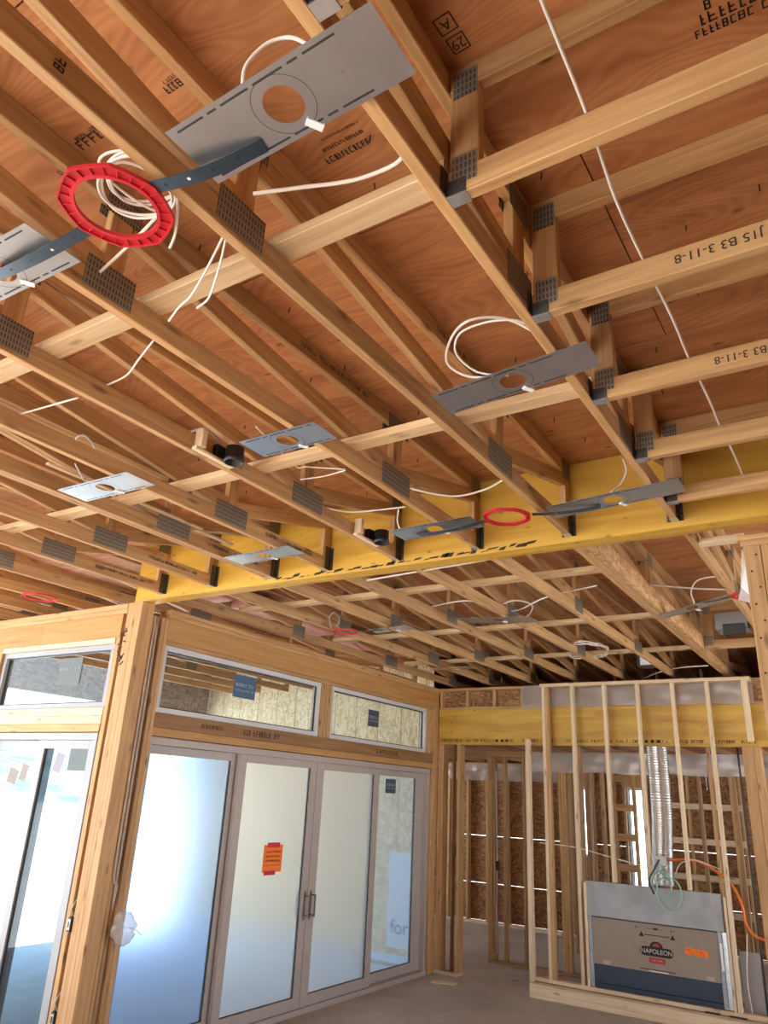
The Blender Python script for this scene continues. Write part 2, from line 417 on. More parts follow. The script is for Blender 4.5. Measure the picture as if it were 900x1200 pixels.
# unseen room shell: right end closed, openings behind and left added to shape the light
ws = empty('wall_side', (4.6, 2, 0), kind='structure'); 
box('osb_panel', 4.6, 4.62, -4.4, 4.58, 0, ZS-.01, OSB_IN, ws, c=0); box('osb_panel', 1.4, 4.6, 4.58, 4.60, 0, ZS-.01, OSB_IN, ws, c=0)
for (a, b_, z0, z1) in ((4.6, 4.8, 0, ZS-.01), (4.8, 9.2, 3.3, ZS-.01), (9.2, 10.2, 0, ZS-.01), (10.2, 13.6, 2.4, ZS-.01), (10.2, 13.6, 0, .6), (13.6, YF, 0, ZS-.01)): box('osb_panel', 1.8, 1.82, a, b_, z0, z1, OSB_IN, ws, c=0)  # unseen openings added to brighten the fireplace end and hall
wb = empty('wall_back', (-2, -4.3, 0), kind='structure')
for (a, b_, z0, z1) in ((-9.9, 4.6, 3.2, ZS-.01), (-9.9, 4.6, 0, .1), (-9.9, -9.2, .1, 3.2), (-5.0, -4.7, .1, 3.2), (-.4, 4.6, .1, 3.2)): box('osb_panel', a, b_, -4.32, -4.30, z0, z1, OSB_IN, wb, c=0)  # unseen back wall, opened and closed for the light it lets in
# ------------------------------------------------------------------ roof sheathing: plywood sheets seen from below
ceil = empty('ceiling', (0, 0, ZS), kind='structure')
box('sky_block_sheet', -10.3, 5.2, -4.5, YF+.3, ZS+.02, ZS+.05, BLACK, ceil, c=0)  # unseen black layer added to block sky light at the panel gaps
GAP = .0025
row = 0; y = -4.28
while y < YF:
    x = -10.3 + (1.22 if row % 2 else 0) - 1.22
    while x < 5:
        a, b_ = max(x, -10.25)+GAP, min(x+2.44, 5)-GAP
        y2 = min(y+1.22, YF+.1)
        if b_-a > .1:
            o = board('plywood_panel', (a, (y+y2)/2, ZS+.008), (b_, (y+y2)/2, ZS+.008), y2-y-2*GAP, .015, PLY, ceil, c=.0005)
        x += 2.44
    y += 1.22; row += 1

# ------------------------------------------------------------------ trusses
CH, CT = .089, .038
def gang(parent, x, y, z, wy, hz, axis='x'):
    t = .0016
    if axis == 'x': return board('nail_plate', (x, y-wy/2, z), (x, y+wy/2, z), t, hz, GANG, parent, c=0)
    return board('nail_plate', (x-wy/2, y, z), (x+wy/2, y, z), t, hz, GANG, parent, c=0)
def truss(name, x, y0, y1, pts, label, group=None, plies=1, rise_last=True, mats=(W_CHORD, W_CHORD), cat='truss'):
    """flat open-web truss running along y; x is its left face"""
    T = empty(name, (x+CT/2, (y0+y1)/2, ZC), label, cat, group)
    mA, mB = mats
    for p in range(plies):
        xc = x+CT*(p+.5)+.001*p
        board('bottom_chord', (xc, y0, ZC+CH/2), (xc, y1, ZC+CH/2), CT, CH, mA, T)
        board('top_chord', (xc, y0, ZS-CH/2), (xc, y1, ZS-CH/2), CT, CH, mB, T)
        zb, zt = ZC+CH, ZS-CH
        for yy in list(pts)+[y1-CH/2, y0+CH/2]:
            board('web_post', (xc, yy, zb), (xc, yy, zt), CT, CH, mB, T, up=(0, 1, 0))
        allp = [y0+CH/2]+list(pts)+[y1-CH/2]
        for i in range(len(allp)-1):
            ya, yb = allp[i]+CH*.55, allp[i+1]-CH*.55
            if yb-ya < .4: continue
            top_first = not (rise_last and i == len(allp)-2)
            za, zb2 = (zt-.045, zb+.045) if top_first else (zb+.045, zt-.045)
            board('diagonal_web', (xc, ya, za), (xc, yb, zb2), CT, CH*.98, mB, T)
    xr = x+CT*plies+.001*(plies-1)+.0009
    for k, yy in enumerate(pts):
        wy = .20 if k % 2 == 0 else .28
        for xx in (xr, x-.0009):
            gang(T, xx, yy, ZC+.078, wy, .125)
            gang(T, xx, yy, ZS-.075, wy*.75, .105)
    for xx in (xr, x-.0009):
        gang(T, xx, y1-.07, ZS-.07, .12, .12)
    return T
def hanger(x0, x1, yb, sgn, z, label, h=.16, group=None, mat=GALVD):
    """face-mount joist hanger on a beam face at y=yb; the seat reaches sgn*0.06 along y"""
    H = empty('joist_hanger', ((x0+x1)/2, yb, z), label, 'hanger', group)
    t = .0025; y2 = yb+sgn*.065; ya, ye = min(yb, y2), max(yb, y2)
    box('seat', x0-t, x1+t, ya, ye, z-t, z-.0002, GALV, H, c=0)
    box('side_strap', x0-2*t, x0-.0002, ya, ye, z, z+h, mat, H, c=0)
    box('side_strap', x1+.0002, x1+2*t, ya, ye, z, z+h, mat, H, c=0)
    box('nailing_flange', x0-.026, x0-t, yb+min(0, sgn*t), yb+max(0, sgn*t), z, z+h, mat, H, c=0)
    box('nailing_flange', x1+t, x1+.026, yb+min(0, sgn*t), yb+max(0, sgn*t), z, z+h, mat, H, c=0)
    return H

NEAR = [-1.431, -2.046, -2.657, -3.266, -3.825, -4.43, -5.03]
girder = truss('girder_truss', -.812, -3.6, Y1-.004, [-2.6, -.4, 1.90, 3.17], 'girder truss with steel hangers carrying the short jack trusses')
hanger(-.812, -.774, Y1, -1, ZC-.001, 'wide skewed steel hanger holding the girder truss on the yellow beam', .12)
GN = 'trusses hung on the yellow beam'
near_tr = []
for k, x in enumerate(NEAR):
    plies = 2 if k == 4 else 1
    extra = ', two boards thick' if plies == 2 else ''
    T = truss('roof_truss', x, -3.6, Y1-.004, [-2.6, -.72, 1.23, 3.12],
              f'{ORD[k]} roof truss from the jack girder, hung on the yellow beam{extra}', GN, plies)
    near_tr.append(T)
    hanger(x, x+CT*plies+.001*(plies-1), Y1, -1, ZC-.001, f'joist hanger under the {ORD[k]} roof truss from the girder truss', .17, 'hangers on the yellow beam')
# left bay: trusses that run on over the window wall and the patio
for k, x in enumerate([-5.66, -6.26, -6.87, -7.48, -8.09, -8.7, -9.3]):
    truss('roof_truss', x, -3.6, YR-.02, [-.72, 1.23, 3.05, 5.2, 7.4], f'{ORD[k]} roof truss past the corner post, running out over the patio', 'trusses over the window wall')
# stamped prints on chord sides
scr = 0
for k, (T, x) in enumerate(zip(near_tr, NEAR)):
    xr = x+CT*(2 if k == 4 else 1)+(.001 if k == 4 else 0)+.001
    if k >= 3:
        scribble('stamped_print', T, (xr, 3.95, ZC+.065), (0, -1, 0), (0, 0, -1), .5, .022, INK, 40+k, .8)
    if k in (0, 1):
        scribble('stamped_print', T, (xr, 3.0-.2*k, ZS-.03), (0, -1, 0), (0, 0, -1), .55, .026, INK, 60+k, .85)
scribble('stamped_print', near_tr[0], (NEAR[0]+CT+.001, .62, ZC+.025), (0, 0, 1), (0, -1, 0), .045, .028, INK, 5, 1)

# bays between the yellow beam and the fireplace wall
FAR = [-2.046, -2.657, -3.266, -3.885, -4.50, -5.11]
for k, x in enumerate(FAR):
    truss('roof_truss', x, Y1+.14, YR+1.9, [6.1, 7.97, 9.64], f'{ORD[k]} roof truss from the strand-board girder, spanning yellow beam to fireplace wall', 'trusses between beam and fireplace wall', rise_last=False)
g2 = truss('girder_truss', -1.47, Y1+.14, YR+1.9, [6.1, 7.97, 9.64], 'girder truss faced with a strand-lumber board between yellow beam and fireplace wall', plies=2)
board('strand_board', (-1.372, Y1+.21, ZC+.07), (-1.372, 8.1, ZC+.07), .036, .14, OSB_LSL, g2)
truss('roof_truss', -.80, Y1+.14, YR+1.9, [6.1, 7.97, 9.64], 'lone roof truss beside the nailed stud post, past the yellow beam')
hanger(-1.47, -1.393, Y1+.133, 1, ZC-.001, 'steel hanger of the strand-board girder on the back of the yellow beam', .12)

# ------------------------------------------------------------------ jack trusses on the right
def jack(x0, x1, y, label, text=None, name='jack_truss', group='jack trusses on the girder'):
    T = empty(name, (x0, y+CT/2, ZC), label, 'truss', group)
    yc = y+CT/2
    board('bottom_chord', (x0, yc, ZC+CH/2), (x1, yc, ZC+CH/2), CT, CH, W_CHORD, T)
    board('top_chord', (x0, yc, ZS-CH/2), (x1, yc, ZS-CH/2), CT, CH, W_CHORD, T)
    for xx in (x0+CH/2+.002, x0+1.25, x1-CH/2):
        board('web_post', (xx, yc, ZC+CH), (xx, yc, ZS-CH), CT, CH, W_CHORD, T, up=(1, 0, 0))
    board('diagonal_web', (x0+1.3, yc, ZC+CH+.04), (x1-.1, yc, ZS-CH-.04), CT, CH, W_CHORD, T)
    for yy in (y-.0009, y+CT+.0009):
        gang(T, x0+.05, yy, ZC+.085, .075, .10, 'y'); gang(T, x0+.05, yy, ZS-.075, .075, .10, 'y')
    if text:
        lettering('stamped_lettering', text, T, (x0+.635, y-.001, ZC+.047), (-1, 0, 0), (0, 0, -1), .045)
    return T
JY = [.775, 1.39, 2.0, 2.64, 3.262, 3.862]
JT = [None, None, '0294 J15 B3 3-11-8', '0294 J16 B3 3-11-8', None, None]
JL = ['jack truss at the frame edge, last one away from the yellow beam', 'unstamped jack truss, fifth from the yellow beam', 'jack truss stamped J15 on its bottom chord', 'jack truss stamped J16 on its bottom chord', 'unstamped jack truss, second from the yellow beam', 'jack truss right against the yellow beam']
for y, t, lb in zip(JY, JT, JL):
    jack(-.770, 3.2, y, lb, t)
    H = empty('jack_hanger', (-.75, y+CT/2, ZC), 'small steel hanger under '+lb.split(' on its')[0].replace('jack truss at the frame edge, last one away', 'the jack truss furthest'), 'hanger', 'jack hangers on the girder')
    t_ = .002
    box('seat', -.773, -.715, y-t_, y+CT+t_, ZC-.003, ZC-.0004, GALV, H, c=0)
    box('side_strap', -.773, -.715, y-2*t_, y-.0002, ZC, ZC+.05, GALVD, H, c=0)
    box('side_strap', -.773, -.715, y+CT+.0002, y+CT+2*t_, ZC, ZC+.05, GALVD, H, c=0)
    box('nailing_flange', -.7735, -.7715, y-.04, y-t_, ZC, ZC+.085, GALVD, H, c=0)
jack(-1.352, .8, 7.93, 'short cross truss with plated end, past the nailed stud post', name='jack_truss', group=None)
box('blocking', -.76, -.505, 4.62, 4.70, ZC+.0, ZC+.038, W_LIGHT)
tag(bpy.data.objects['blocking'], 'short round-edged block between lone truss and nailed stud post', 'block')

# flat 2x4 braces lying on the bottom chords
def brace(y, x0, x1, label):
    tag(board('flat_brace', (x0, y, ZC+CH+.019), (x1, y, ZC+CH+.019), CH, CT, W_BRACE), label, 'brace', 'flat braces on the trusses')
brace(1.415, -9.2, -.776, 'pale flat brace across the trusses by the first row of nail plates')
brace(2.70, -9.2, -.776, 'pale flat brace across the trusses by the black housings')
for i, (yy, nm) in enumerate(((5.23, 'next to the yellow beam'), (6.78, 'midway from yellow beam to fireplace wall'), (8.35, 'next to the fireplace wall'))):
    brace(yy, -5.1, -1.474, 'pale flat brace over the trusses '+nm)

# ------------------------------------------------------------------ yellow ceiling beam
B1 = empty('laminated_beam', (-2, Y1+.066, 3.545), 'long yellow-coated laminated beam dropped across the ceiling on the corner post', 'beam')
for i in range(3):
    box('ply_board', -5.36, 3.4, Y1+.0445*i, Y1+.0445*(i+1)-.0006, 3.545, ZS-.002, YEL, B1, c=.002)
rg = random.Random(11)
v, f = [], []
for i in range(34):                                   # black spray strokes along its lower edge
    xx = -3.75+i*.062+rg.uniform(-.02, .02); h = rg.uniform(.008, .030); z = 3.556+rg.uniform(0, .012); wv = rg.uniform(.04, .075); k = len(v)
    v += [(xx, Y1-.0012, z), (xx+wv, Y1-.0012, z+rg.uniform(-.004, .01)), (xx+wv+.02, Y1-.0012, z+h), (xx+.02, Y1-.0012, z+h*.8)]; f.append((k, k+1, k+2, k+3))
mesh('spray_mark', v, f, INK, B1)['kind'] = 'stuff'

# ------------------------------------------------------------------ corner post and window wall on the left (faces the room)
wn = empty('wall_near', (-7, Y1, 0), kind='structure')
zt = 3.545
for (a, b_, y0, y1, m) in [(-5.544, -5.490, Y1+.01, Y1+.14, W_STUD), (-5.444, -5.406, Y1+.004, Y1+.14, W_STUD), (-5.405, -5.331, Y1, Y1+.14, W_STUD), (-5.330, XW, Y1, Y1+.14, W_STUD),
                         (-5.392, XW-.012, Y1+.150, Y1+.188, W_STUD), (-5.392, XW-.030, Y1+.205, Y1+.243, W_DARK), (-5.392, XW-.004, Y1+.250, Y1+.288, W_DARK), (-5.392, XW, Y1+.289, Y1+.325, W_STUD)]:  # two side studs take the dark wood in place of shade
    box('corner_stud', a, b_, y0, y1, 0, 3.456 if a < -5.5 or y0 > Y1+.142 else zt-.002, m, wn)
box('backing_board', -5.488, -5.446, Y1+.07, Y1+.14, 0, 3.456, W_SILL, wn)
box('top_plate', -9.9, -5.446, Y1, Y1+.14, 3.495, zt-.002, W_CHORD, wn)
box('top_plate', -9.9, -5.446, Y1+.002, Y1+.14, 3.456, 3.494, W_STUD, wn)
box('header', -6.62, -5.491, Y1+.004, Y1+.14, 3.245, 3.455, W_HEAD, wn)
box('header', -9.9, -6.621, Y1+.006, Y1+.14, 3.245, 3.455, W_HEAD, wn)
box('head_trim', -7.25, -5.545, Y1+.002, Y1+.13, 3.197, 3.244, W_LIGHT, wn)
for i in range(3): box('sill_board', -9.9, -5.545, Y1+.003*i, Y1+.14, 2.445+.068*i, 2.512+.068*i, W_LIGHT if i else W_STUD, wn)
for x in (-7.33, -7.29, -9.86):
    box('stud', x, x+.038, Y1, Y1+.14, 2.65, 3.24, W_STUD, wn); box('stud', x, x+.038, Y1, Y1+.14, 0, 2.444, W_STUD, wn)
box('osb_panel', -9.9, -7.335, Y1+.142, Y1+.154, 0, zt, OSB_OUT, wn, c=0)
rgx = random.Random(2)
for i in range(12):                                   # black marker strokes down the post
    xx = -5.47+rgx.uniform(-.03, .05); zz = 3.33-.03*i-rgx.uniform(0, .01)
    board('marker_stroke', (xx, Y1-.0015, zz), (xx+rgx.uniform(.02, .05), Y1-.0015, zz+rgx.uniform(-.03, .05)), .0015, .012, INK, wn, up=(0, 0, 1), c=0)

def window(name, label, axis, a0, a1, z0, z1, plane, out, fw, fmat, glass=GLASS, depth=.07):
    """fixed unit in a wall; axis 'x' or 'y' is the wall direction, plane its inner face, out the outward sign"""
    def bx(nm, p0, p1, q0, q1, d0, d1, mat, par):
        e0, e1 = sorted((plane+out*d0, plane+out*d1))
        if axis == 'x': return box(nm, p0, p1, e0, e1, q0, q1, mat, par, c=.002)
        return box(nm, e0, e1, p0, p1, q0, q1, mat, par, c=.002)
    wloc = ((a0+a1)/2, plane, z0) if axis == 'x' else (plane, (a0+a1)/2, z0)
    Wn = empty(name, wloc, kind='structure')
    if label: Wn['label'] = label
    bx('frame_head', a0, a1, z1-fw, z1, 0, depth, fmat, Wn); bx('frame_sill', a0, a1, z0, z0+fw, 0, depth, fmat, Wn)
    bx('frame_jamb', a0, a0+fw, z0+fw, z1-fw, 0, depth, fmat, Wn); bx('frame_jamb', a1-fw, a1, z0+fw, z1-fw, 0, depth, fmat, Wn)
    g = .012
    for (p0, p1, q0, q1) in ((a0+fw, a1-fw, z1-fw-g, z1-fw), (a0+fw, a1-fw, z0+fw, z0+fw+g), (a0+fw, a0+fw+g, z0+fw+g, z1-fw-g), (a1-fw-g, a1-fw, z0+fw+g, z1-fw-g)):
        bx('gasket', p0, p1, q0, q1, .03, .05, GASKET, Wn)
    pane = bx('pane', a0+fw+.002, a1-fw-.002, z0+fw+.002, z1-fw-.002, .037, .043, glass, Wn)
    return Wn, bx
w3, bx3 = window('window_3', 'transom window over the snow-facing slider', 'x', -7.245, -5.565, 2.65, 3.195, Y1+.03, 1, .045, VINYLG)
st = box('sticker', -6.36, -6.03, Y1+.0625, Y1+.0655, 2.86, 3.11, GREYST, w3, c=0); st['label'] = 'grey printed sticker'
scribble('sticker_print', st, (-6.34, Y1+.0605, 3.0), (1, 0, 0), (0, 0, 1), .28, .02, plain('sticker_white', (.5, .55, .56)), 3)

def slider(name, label, axis, a0, a1, z1, plane, out, panels, fmat):
    D = empty(name, ((a0+a1)/2, plane, 0) if axis == 'x' else (plane, (a0+a1)/2, 0), kind='structure'); D['label'] = label
    def bx(nm, p0, p1, q0, q1, d0, d1, mat, par, c=.002):
        e0, e1 = sorted((plane+out*d0, plane+out*d1))
        if axis == 'x': return box(nm, p0, p1, e0, e1, q0, q1, mat, par, c=c)
        return box(nm, e0, e1, p0, p1, q0, q1, mat, par, c=c)
    bx('frame_head', a0, a1, z1-.06, z1, 0, .13, fmat, D); bx('frame_sill', a0, a1, 0, .05, -.015, .13, fmat, D)
    bx('frame_jamb', a0, a0+.035, .05, z1-.06, 0, .13, fmat, D); bx('frame_jamb', a1-.045, a1, .05, z1-.06, 0, .13, fmat, D)
    out_p = []
    for (p0, p1, s0, s1, d, glass) in panels:        # panel extents, stile widths, depth of its plane, glass
        zb, zh = .052, z1-.062
        P = bx('door_panel', p0+.001, p0+s0, zb, zh, d, d+.045, fmat, D)      # hinge-side stile carries the panel
        bx('stile', p1-s1, p1-.001, zb, zh, d, d+.045, fmat, P)
        bx('rail', p0+s0, p1-s1, zh-.072, zh, d, d+.045, fmat, P); bx('rail', p0+s0, p1-s1, zb, zb+.10, d, d+.045, fmat, P)
        g = .010
        bx('gasket', p0+s0, p0+s0+g, zb+.1, zh-.072, d+.012, d+.03, GASKET, P); bx('gasket', p1-s1-g, p1-s1, zb+.1, zh-.072, d+.012, d+.03, GASKET, P)
        bx('gasket', p0+s0, p1-s1, zb+.1, zb+.1+g*.7, d+.012, d+.03, GASKET, P)
        bx('pane', p0+s0+.002, p1-s1-.002, zb+.102, zh-.074, d+.018, d+.024, glass, P)
        out_p.append(P)
    return D, bx, out_p
d2, bxd2, pd2 = slider('door_2', 'pale sliding door looking onto the bright snow', 'x', -7.29, -5.585, 2.44, Y1+.03, 1,
    [(-7.26, -6.30, .06, .09, .065, GLASST), (-6.40, -5.63, .09, .06, .012, GLASST)], VINYLG)
def sticker(par, x0, x1, z0, z1, y, mat, lb, tilt=0):
    o = board('sticker', ((x0+x1)/2-(x1-x0)/2*math.cos(tilt), y, (z0+z1)/2-(x1-x0)/2*math.sin(tilt)), ((x0+x1)/2+(x1-x0)/2*math.cos(tilt), y, (z0+z1)/2+(x1-x0)/2*math.sin(tilt)), .002, z1-z0, mat, par, c=0)
    o['label'] = lb; return o
yg = Y1+.0575
s1 = sticker(pd2[1], -5.95, -5.66, 2.13, 2.33, yg, GREYST, 'large grey printed sticker')
sticker(pd2[1], -6.14, -6.03, 2.11, 2.27, yg, plain('mauve_sticker', (.30, .29, .36), .6), 'slim mauve sticker', -.25)
sticker(pd2[1], -5.70, -5.665, 1.63, 1.90, yg, plain('grey_strip', (.22, .24, .26), .6), 'grey tape strip', -.12)
yg2 = Y1+.112
for (a, b_, c_, d_) in ((-6.88, -6.74, 2.0, 2.13), (-6.70, -6.60, 2.03, 2.17)): sticker(pd2[0], a, b_, c_, d_, yg2, plain('taupe_sticker', (.27, .23, .20), .6), 'torn taupe sticker', -.2)

# ------------------------------------------------------------------ sliding-door wall
wl = empty('wall_left', (XW, 7, 0), kind='structure')
xo = XW-.14
box('top_plate', xo, XW, Y1+.326, YR+.15, 3.507, zt-.002, W_STUD, wl); box('top_plate', xo, XW-.003, Y1+.326, YR+.15, 3.468, 3.506, W_CHORD, wl)
box('header', xo, XW-.002, Y1+.326, 7.35, 3.265, 3.467, W_HEAD, wl); box('header', xo, XW-.004, 7.352, YR, 3.265, 3.467, W_HEAD, wl)
box('lower_plate', xo, XW-.012, Y1+.326, YR-.15, 3.228, 3.264, W_CHORD, wl)
box('lintel', xo, XW, Y1+.326, YR-.15, 2.515, 2.640, W_SILL, wl); box('lintel_plate', xo, XW-.004, Y1+.326, YR-.15, 2.445, 2.514, W_HEAD, wl)
for (y0, y1) in ((6.83, 6.90), (6.905, 6.965), (6.97, 7.03), (9.255, 9.30), (9.305, 9.36)): box('cripple_stud', xo, XW-.006, y0, y1, 2.641, 3.227, W_STUD, wl)
for (y0, y1) in ((9.43, 9.47), (9.475, 9.515), (9.52, 9.578)): box('stud', xo, XW-.003, y0, y1, 0, 3.264, W_STUD, wl)
scribble('stamped_print', wl, (XW+.0008, 5.62, 2.55), (0, 1, 0), (0, 0, 1), .55, .05, INK, 9, .9)
scribble('stamped_print', wl, (XW+.0008, 5.05, 2.56), (0, 1, 0), (0, 0, 1), .3, .035, INK, 19, .8)
scribble('stamped_print', wl, (XW+.0008, 8.0, 2.55), (0, 1, 0), (0, 0, 1), .5, .05, INK, 29, .9)
w1, bx1 = window('window_1', 'wide transom window with a blue sticker above the fogged slider', 'y', 4.497, 6.825, 2.642, 3.226, XW-.02, -1, .045, VINYLW)
w2, bx2 = window('window_2', 'transom window showing only strand board, above the slider', 'y', 7.035, 9.25, 2.642, 3.226, XW-.02, -1, .045, VINYLW)
def ysticker(par, y0, y1, z0, z1, x, mat, lb):
    o = box('sticker', x, x+.002, y0, y1, z0, z1, mat, par, c=0); o['label'] = lb
    scribble('sticker_print', o, (x+.0022, y0+.03, (z0+z1)/2), (0, 1, 0), (0, 0, 1), (y1-y0)-.06, .03, plain('pale_print', (.40, .50, .62)), int(y0*100), .9)
    scribble('sticker_print', o, (x+.0022, y0+.03, z0+(z1-z0)*.28), (0, 1, 0), (0, 0, 1), (y1-y0)-.06, .02, plain('pale_print_2', (.30, .40, .52)), int(y0*90), .9)
ysticker(w1, 5.46, 5.78, 2.90, 3.12, XW-.0555, BLUEST, 'blue printed window sticker')
ysticker(w2, 7.86, 8.10, 2.86, 3.06, XW-.0555, plain('slate_sticker', (.055, .07, .10), .5), 'slate printed window sticker')
DX = XW-.026
d1, bxd1, pd1 = slider('door_1', 'four-panel taupe sliding door with fogged glass', 'y', 4.497, 9.40, 2.437, DX, -1,
    [(4.53, 5.70, .012, .10, .07, FOG1), (5.655, 6.888, .10, .105, .012, FOG), (6.892, 8.16, .13, .11, .012, FOG), (8.10, 9.36, .09, .25*.85, .07, FOG2)], VINYL)
def pull(par, y, sgn, x0, out):
    H = box('handle', min(x0, x0+out*.004), max(x0, x0+out*.004), y-.016, y+.016, .83, 1.10, BRONZE, par, c=.001)
    xa = x0+out*.055
    box('grip', min(xa, xa+out*.014), max(xa, xa+out*.014), y-.009, y+.009, .86, 1.07, BRONZE, H, c=.003)
    for z in (.868, 1.052): box('grip_post', min(x0+out*.004, xa), max(x0+out*.004, xa), y-.007, y+.007, z, z+.014, BRONZE, H, c=.002)
for P, y in ((pd1[1], 6.845), (pd1[2], 6.945)):
    pull(P, y, 1, DX-.012, 1); pull(P, y, 1, DX-.057, -1)
ysticker(pd1[3], 8.42, 8.66, 2.10, 2.27, DX-.0865, plain('blue_grey_sticker', (.07, .09, .13), .5), 'blue-grey window sticker')
nt_ = box('notice', DX-.0285, DX-.0275, 6.15, 6.44, 1.30, 1.55, NOTE, pd1[1], c=0); nt_['label'] = 'orange paper notice with brown print'
for z, h in ((1.475, .02), (1.435, .016), (1.395, .016)): scribble('notice_print', nt_, (DX-.0268, 6.19, z), (0, 1, 0), (0, 0, 1), .21, h, NOTEINK, int(z*1000), 1)
quads('rule_line', [(0, .24, 0, .004)], NOTEINK, nt_, Matrix(((0, 0, 1, DX-.0268), (1, 0, 0, 6.17), (0, 1, 0, 1.362), (0, 0, 0, 1))))
box('red_tape', DX-.0274, DX-.0264, 6.20, 6.39, 1.525, 1.57, TAPE, nt_, c=0); box('red_tape', DX-.0274, DX-.0264, 6.18, 6.35, 1.275, 1.315, TAPE, nt_, c=0)

# ------------------------------------------------------------------ covered patio outside
pw = empty('wall_patio', (-7.6, YR+.1, 0), kind='structure')
x = -9.969
while x < -5.45:
    x2 = min(x+1.217, -5.41)
    for z0, z1 in ((.10, 2.54), (2.543, ZS-.02)): box('osb_panel', x, x2, YR+.10, YR+.112, z0, z1, OSB_OUT, pw, c=0)
    x += 1.22
for k in range(11): quads('chalk_line', [(0, .006, 0, 3.9)], INK, pw, Matrix(((1, 0, 0, -9.6+k*.406), (0, 0, -1, YR+.0985), (0, 1, 0, .1), (0, 0, 0, 1))))
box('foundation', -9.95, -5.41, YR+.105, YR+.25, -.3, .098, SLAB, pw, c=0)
hw = box('house_wrap', -6.05, -5.55, YR+.0965, YR+.0985, .18, 1.35, plain('white_house_wrap', (.66, .74, .84), .6), pw, c=0)
lettering('wrap_lettering', 'for', hw, (-5.85, YR+.096, .42), (1, 0, 0), (0, 0, 1), .24, plain('wrap_blue', (.12, .25, .42)))
pb = empty('patio_beam', (-10, 7, 3.2), 'strand-board clad beam along the open edge of the patio', 'beam')
box('cladding', -10.02, -9.97, Y1+.3, YR+.0995, 3.2, ZS-.01, OSB_GREY, pb, c=0); box('core', -10.12, -10.021, Y1+.3, YR+.0995, 3.2, ZS-.01, W_STUD, pb)
tag(box('patio_post', -10.12, -9.98, YR-.06, YR+.08, -.04, 3.198, W_STUD), 'square timber post under the patio beam end', 'post')
tag(box('patio_post', -10.12, -9.98, Y1+.31, Y1+.45, -.04, 3.198, W_STUD), 'square timber post of the patio beam beside the window wall', 'post')

# ------------------------------------------------------------------ rear wall: beam, cripples, end stub
B2 = empty('laminated_beam', (-3, YR, 2.775), 'yellow-coated laminated header beam over the opening behind the fireplace framing', 'beam')
box('ply_board', -5.25, 1.2, YR, YR+.0445, 2.778, 3.248, YEL, B2, c=.002); box('ply_board', -5.25, 1.2, YR+.045, YR+.089, 2.778, 3.248, YEL, B2, c=.002)
for i, (xa, ln) in enumerate(((-5.2, .55), (-4.6, .5), (-4.0, .45), (-3.4, .5), (-2.85, .4), (-2.35, .6), (-1.7, .5))):
    scribble('stamped_print', B2, (xa, YR-.001, 2.815), (1, 0, 0), (0, 0, 1), ln, .035, INK, 70+i, .85)
def disc_pts(n=14): return [(math.cos(2*math.pi*i/n), math.sin(2*math.pi*i/n), 0) for i in range(n)]
for xa in (-4.36, -4.29, -4.22, -2.4, -2.33, -2.26):
    mesh('stamped_mark', [(xa+.02*a, YR-.0013, 2.833+.02*b_) for a, b_, _ in disc_pts(8)], [tuple(range(8))], INK, B2)
scribble('stamped_print', B2, (-2.02, YR-.001, 3.15), (0, 0, 1), (-1, 0, 0), .16, .05, INK, 91, 1)
wr = empty('wall_rear', (-3, YR, 0), kind='structure')
box('bottom_plate', -5.25, -1.0, YR, YR+.089, 3.249, 3.286, W_CHORD, wr)
box('top_plate', -5.25, 1.2, YR, YR+.089, 3.505, zt, W_CHORD, wr)
for i in range(10):
    xa = -5.24+i*.408
    box('cripple_stud', xa, xa+.038, YR+.002, YR+.089, 3.287, 3.504, W_STUD, wr)
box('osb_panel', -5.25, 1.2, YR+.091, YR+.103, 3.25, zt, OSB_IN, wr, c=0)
for (a, b_) in ((-5.25, -5.212), (-5.21, -5.172), (-4.958, -4.92)): box('stud', a, b_, YR, YR+.16, .039, 2.775, W_STUD, wr)
box('sole_plate', -5.25, -4.92, YR-.002, YR+.162, 0, .038, W_LIGHT, wr)
box('stud', -5.06, -5.04, YR+.05, YR+.14, .039, 2.775, W_DARK, wr)

# ------------------------------------------------------------------ rooms behind the opening
wh = empty('wall_hall', (-4, 10.74, 0), kind='structure')
box('sole_plate', -5.05, 2, 10.74, 10.83, 0, .038, W_DARK, wh); box('top_plate', -5.05, 2, 10.74, 10.83, 2.70, 2.775, W_DARK, wh)
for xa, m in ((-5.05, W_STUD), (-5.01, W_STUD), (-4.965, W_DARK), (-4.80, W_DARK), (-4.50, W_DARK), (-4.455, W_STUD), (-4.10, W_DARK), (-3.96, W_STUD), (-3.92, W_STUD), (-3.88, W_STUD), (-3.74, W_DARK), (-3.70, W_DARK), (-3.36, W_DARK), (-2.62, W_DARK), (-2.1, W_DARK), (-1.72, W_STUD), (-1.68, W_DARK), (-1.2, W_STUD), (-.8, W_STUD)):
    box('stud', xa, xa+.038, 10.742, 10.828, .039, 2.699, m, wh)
box('blocking', -4.455, -3.97, 10.745, 10.825, .45, .49, W_LIGHT, wh)
wf = empty('wall_far', (-4, YF, 0), kind='structure')
WINS = [(-4.86, -4.50, 1.25, 2.40), (-3.90, -3.56, .75, 2.42)]
zr = [(.04, .655), (.659, 1.465), (1.469, 2.70), (2.700, ZS)]
def osb_row(z0, z1):
    segs = [(-9.9, 3.0)]
    for (a, b_, c_, d_) in WINS:
        if z0 < d_ and z1 > c_:
            segs = [s for (p, q) in segs for s in ((p, min(q, a)), (max(p, b_), q)) if s[1]-s[0] > .02 and not (p >= b_ or q <= a)] + [s for s in segs if s[0] >= b_ or s[1] <= a]
    return segs
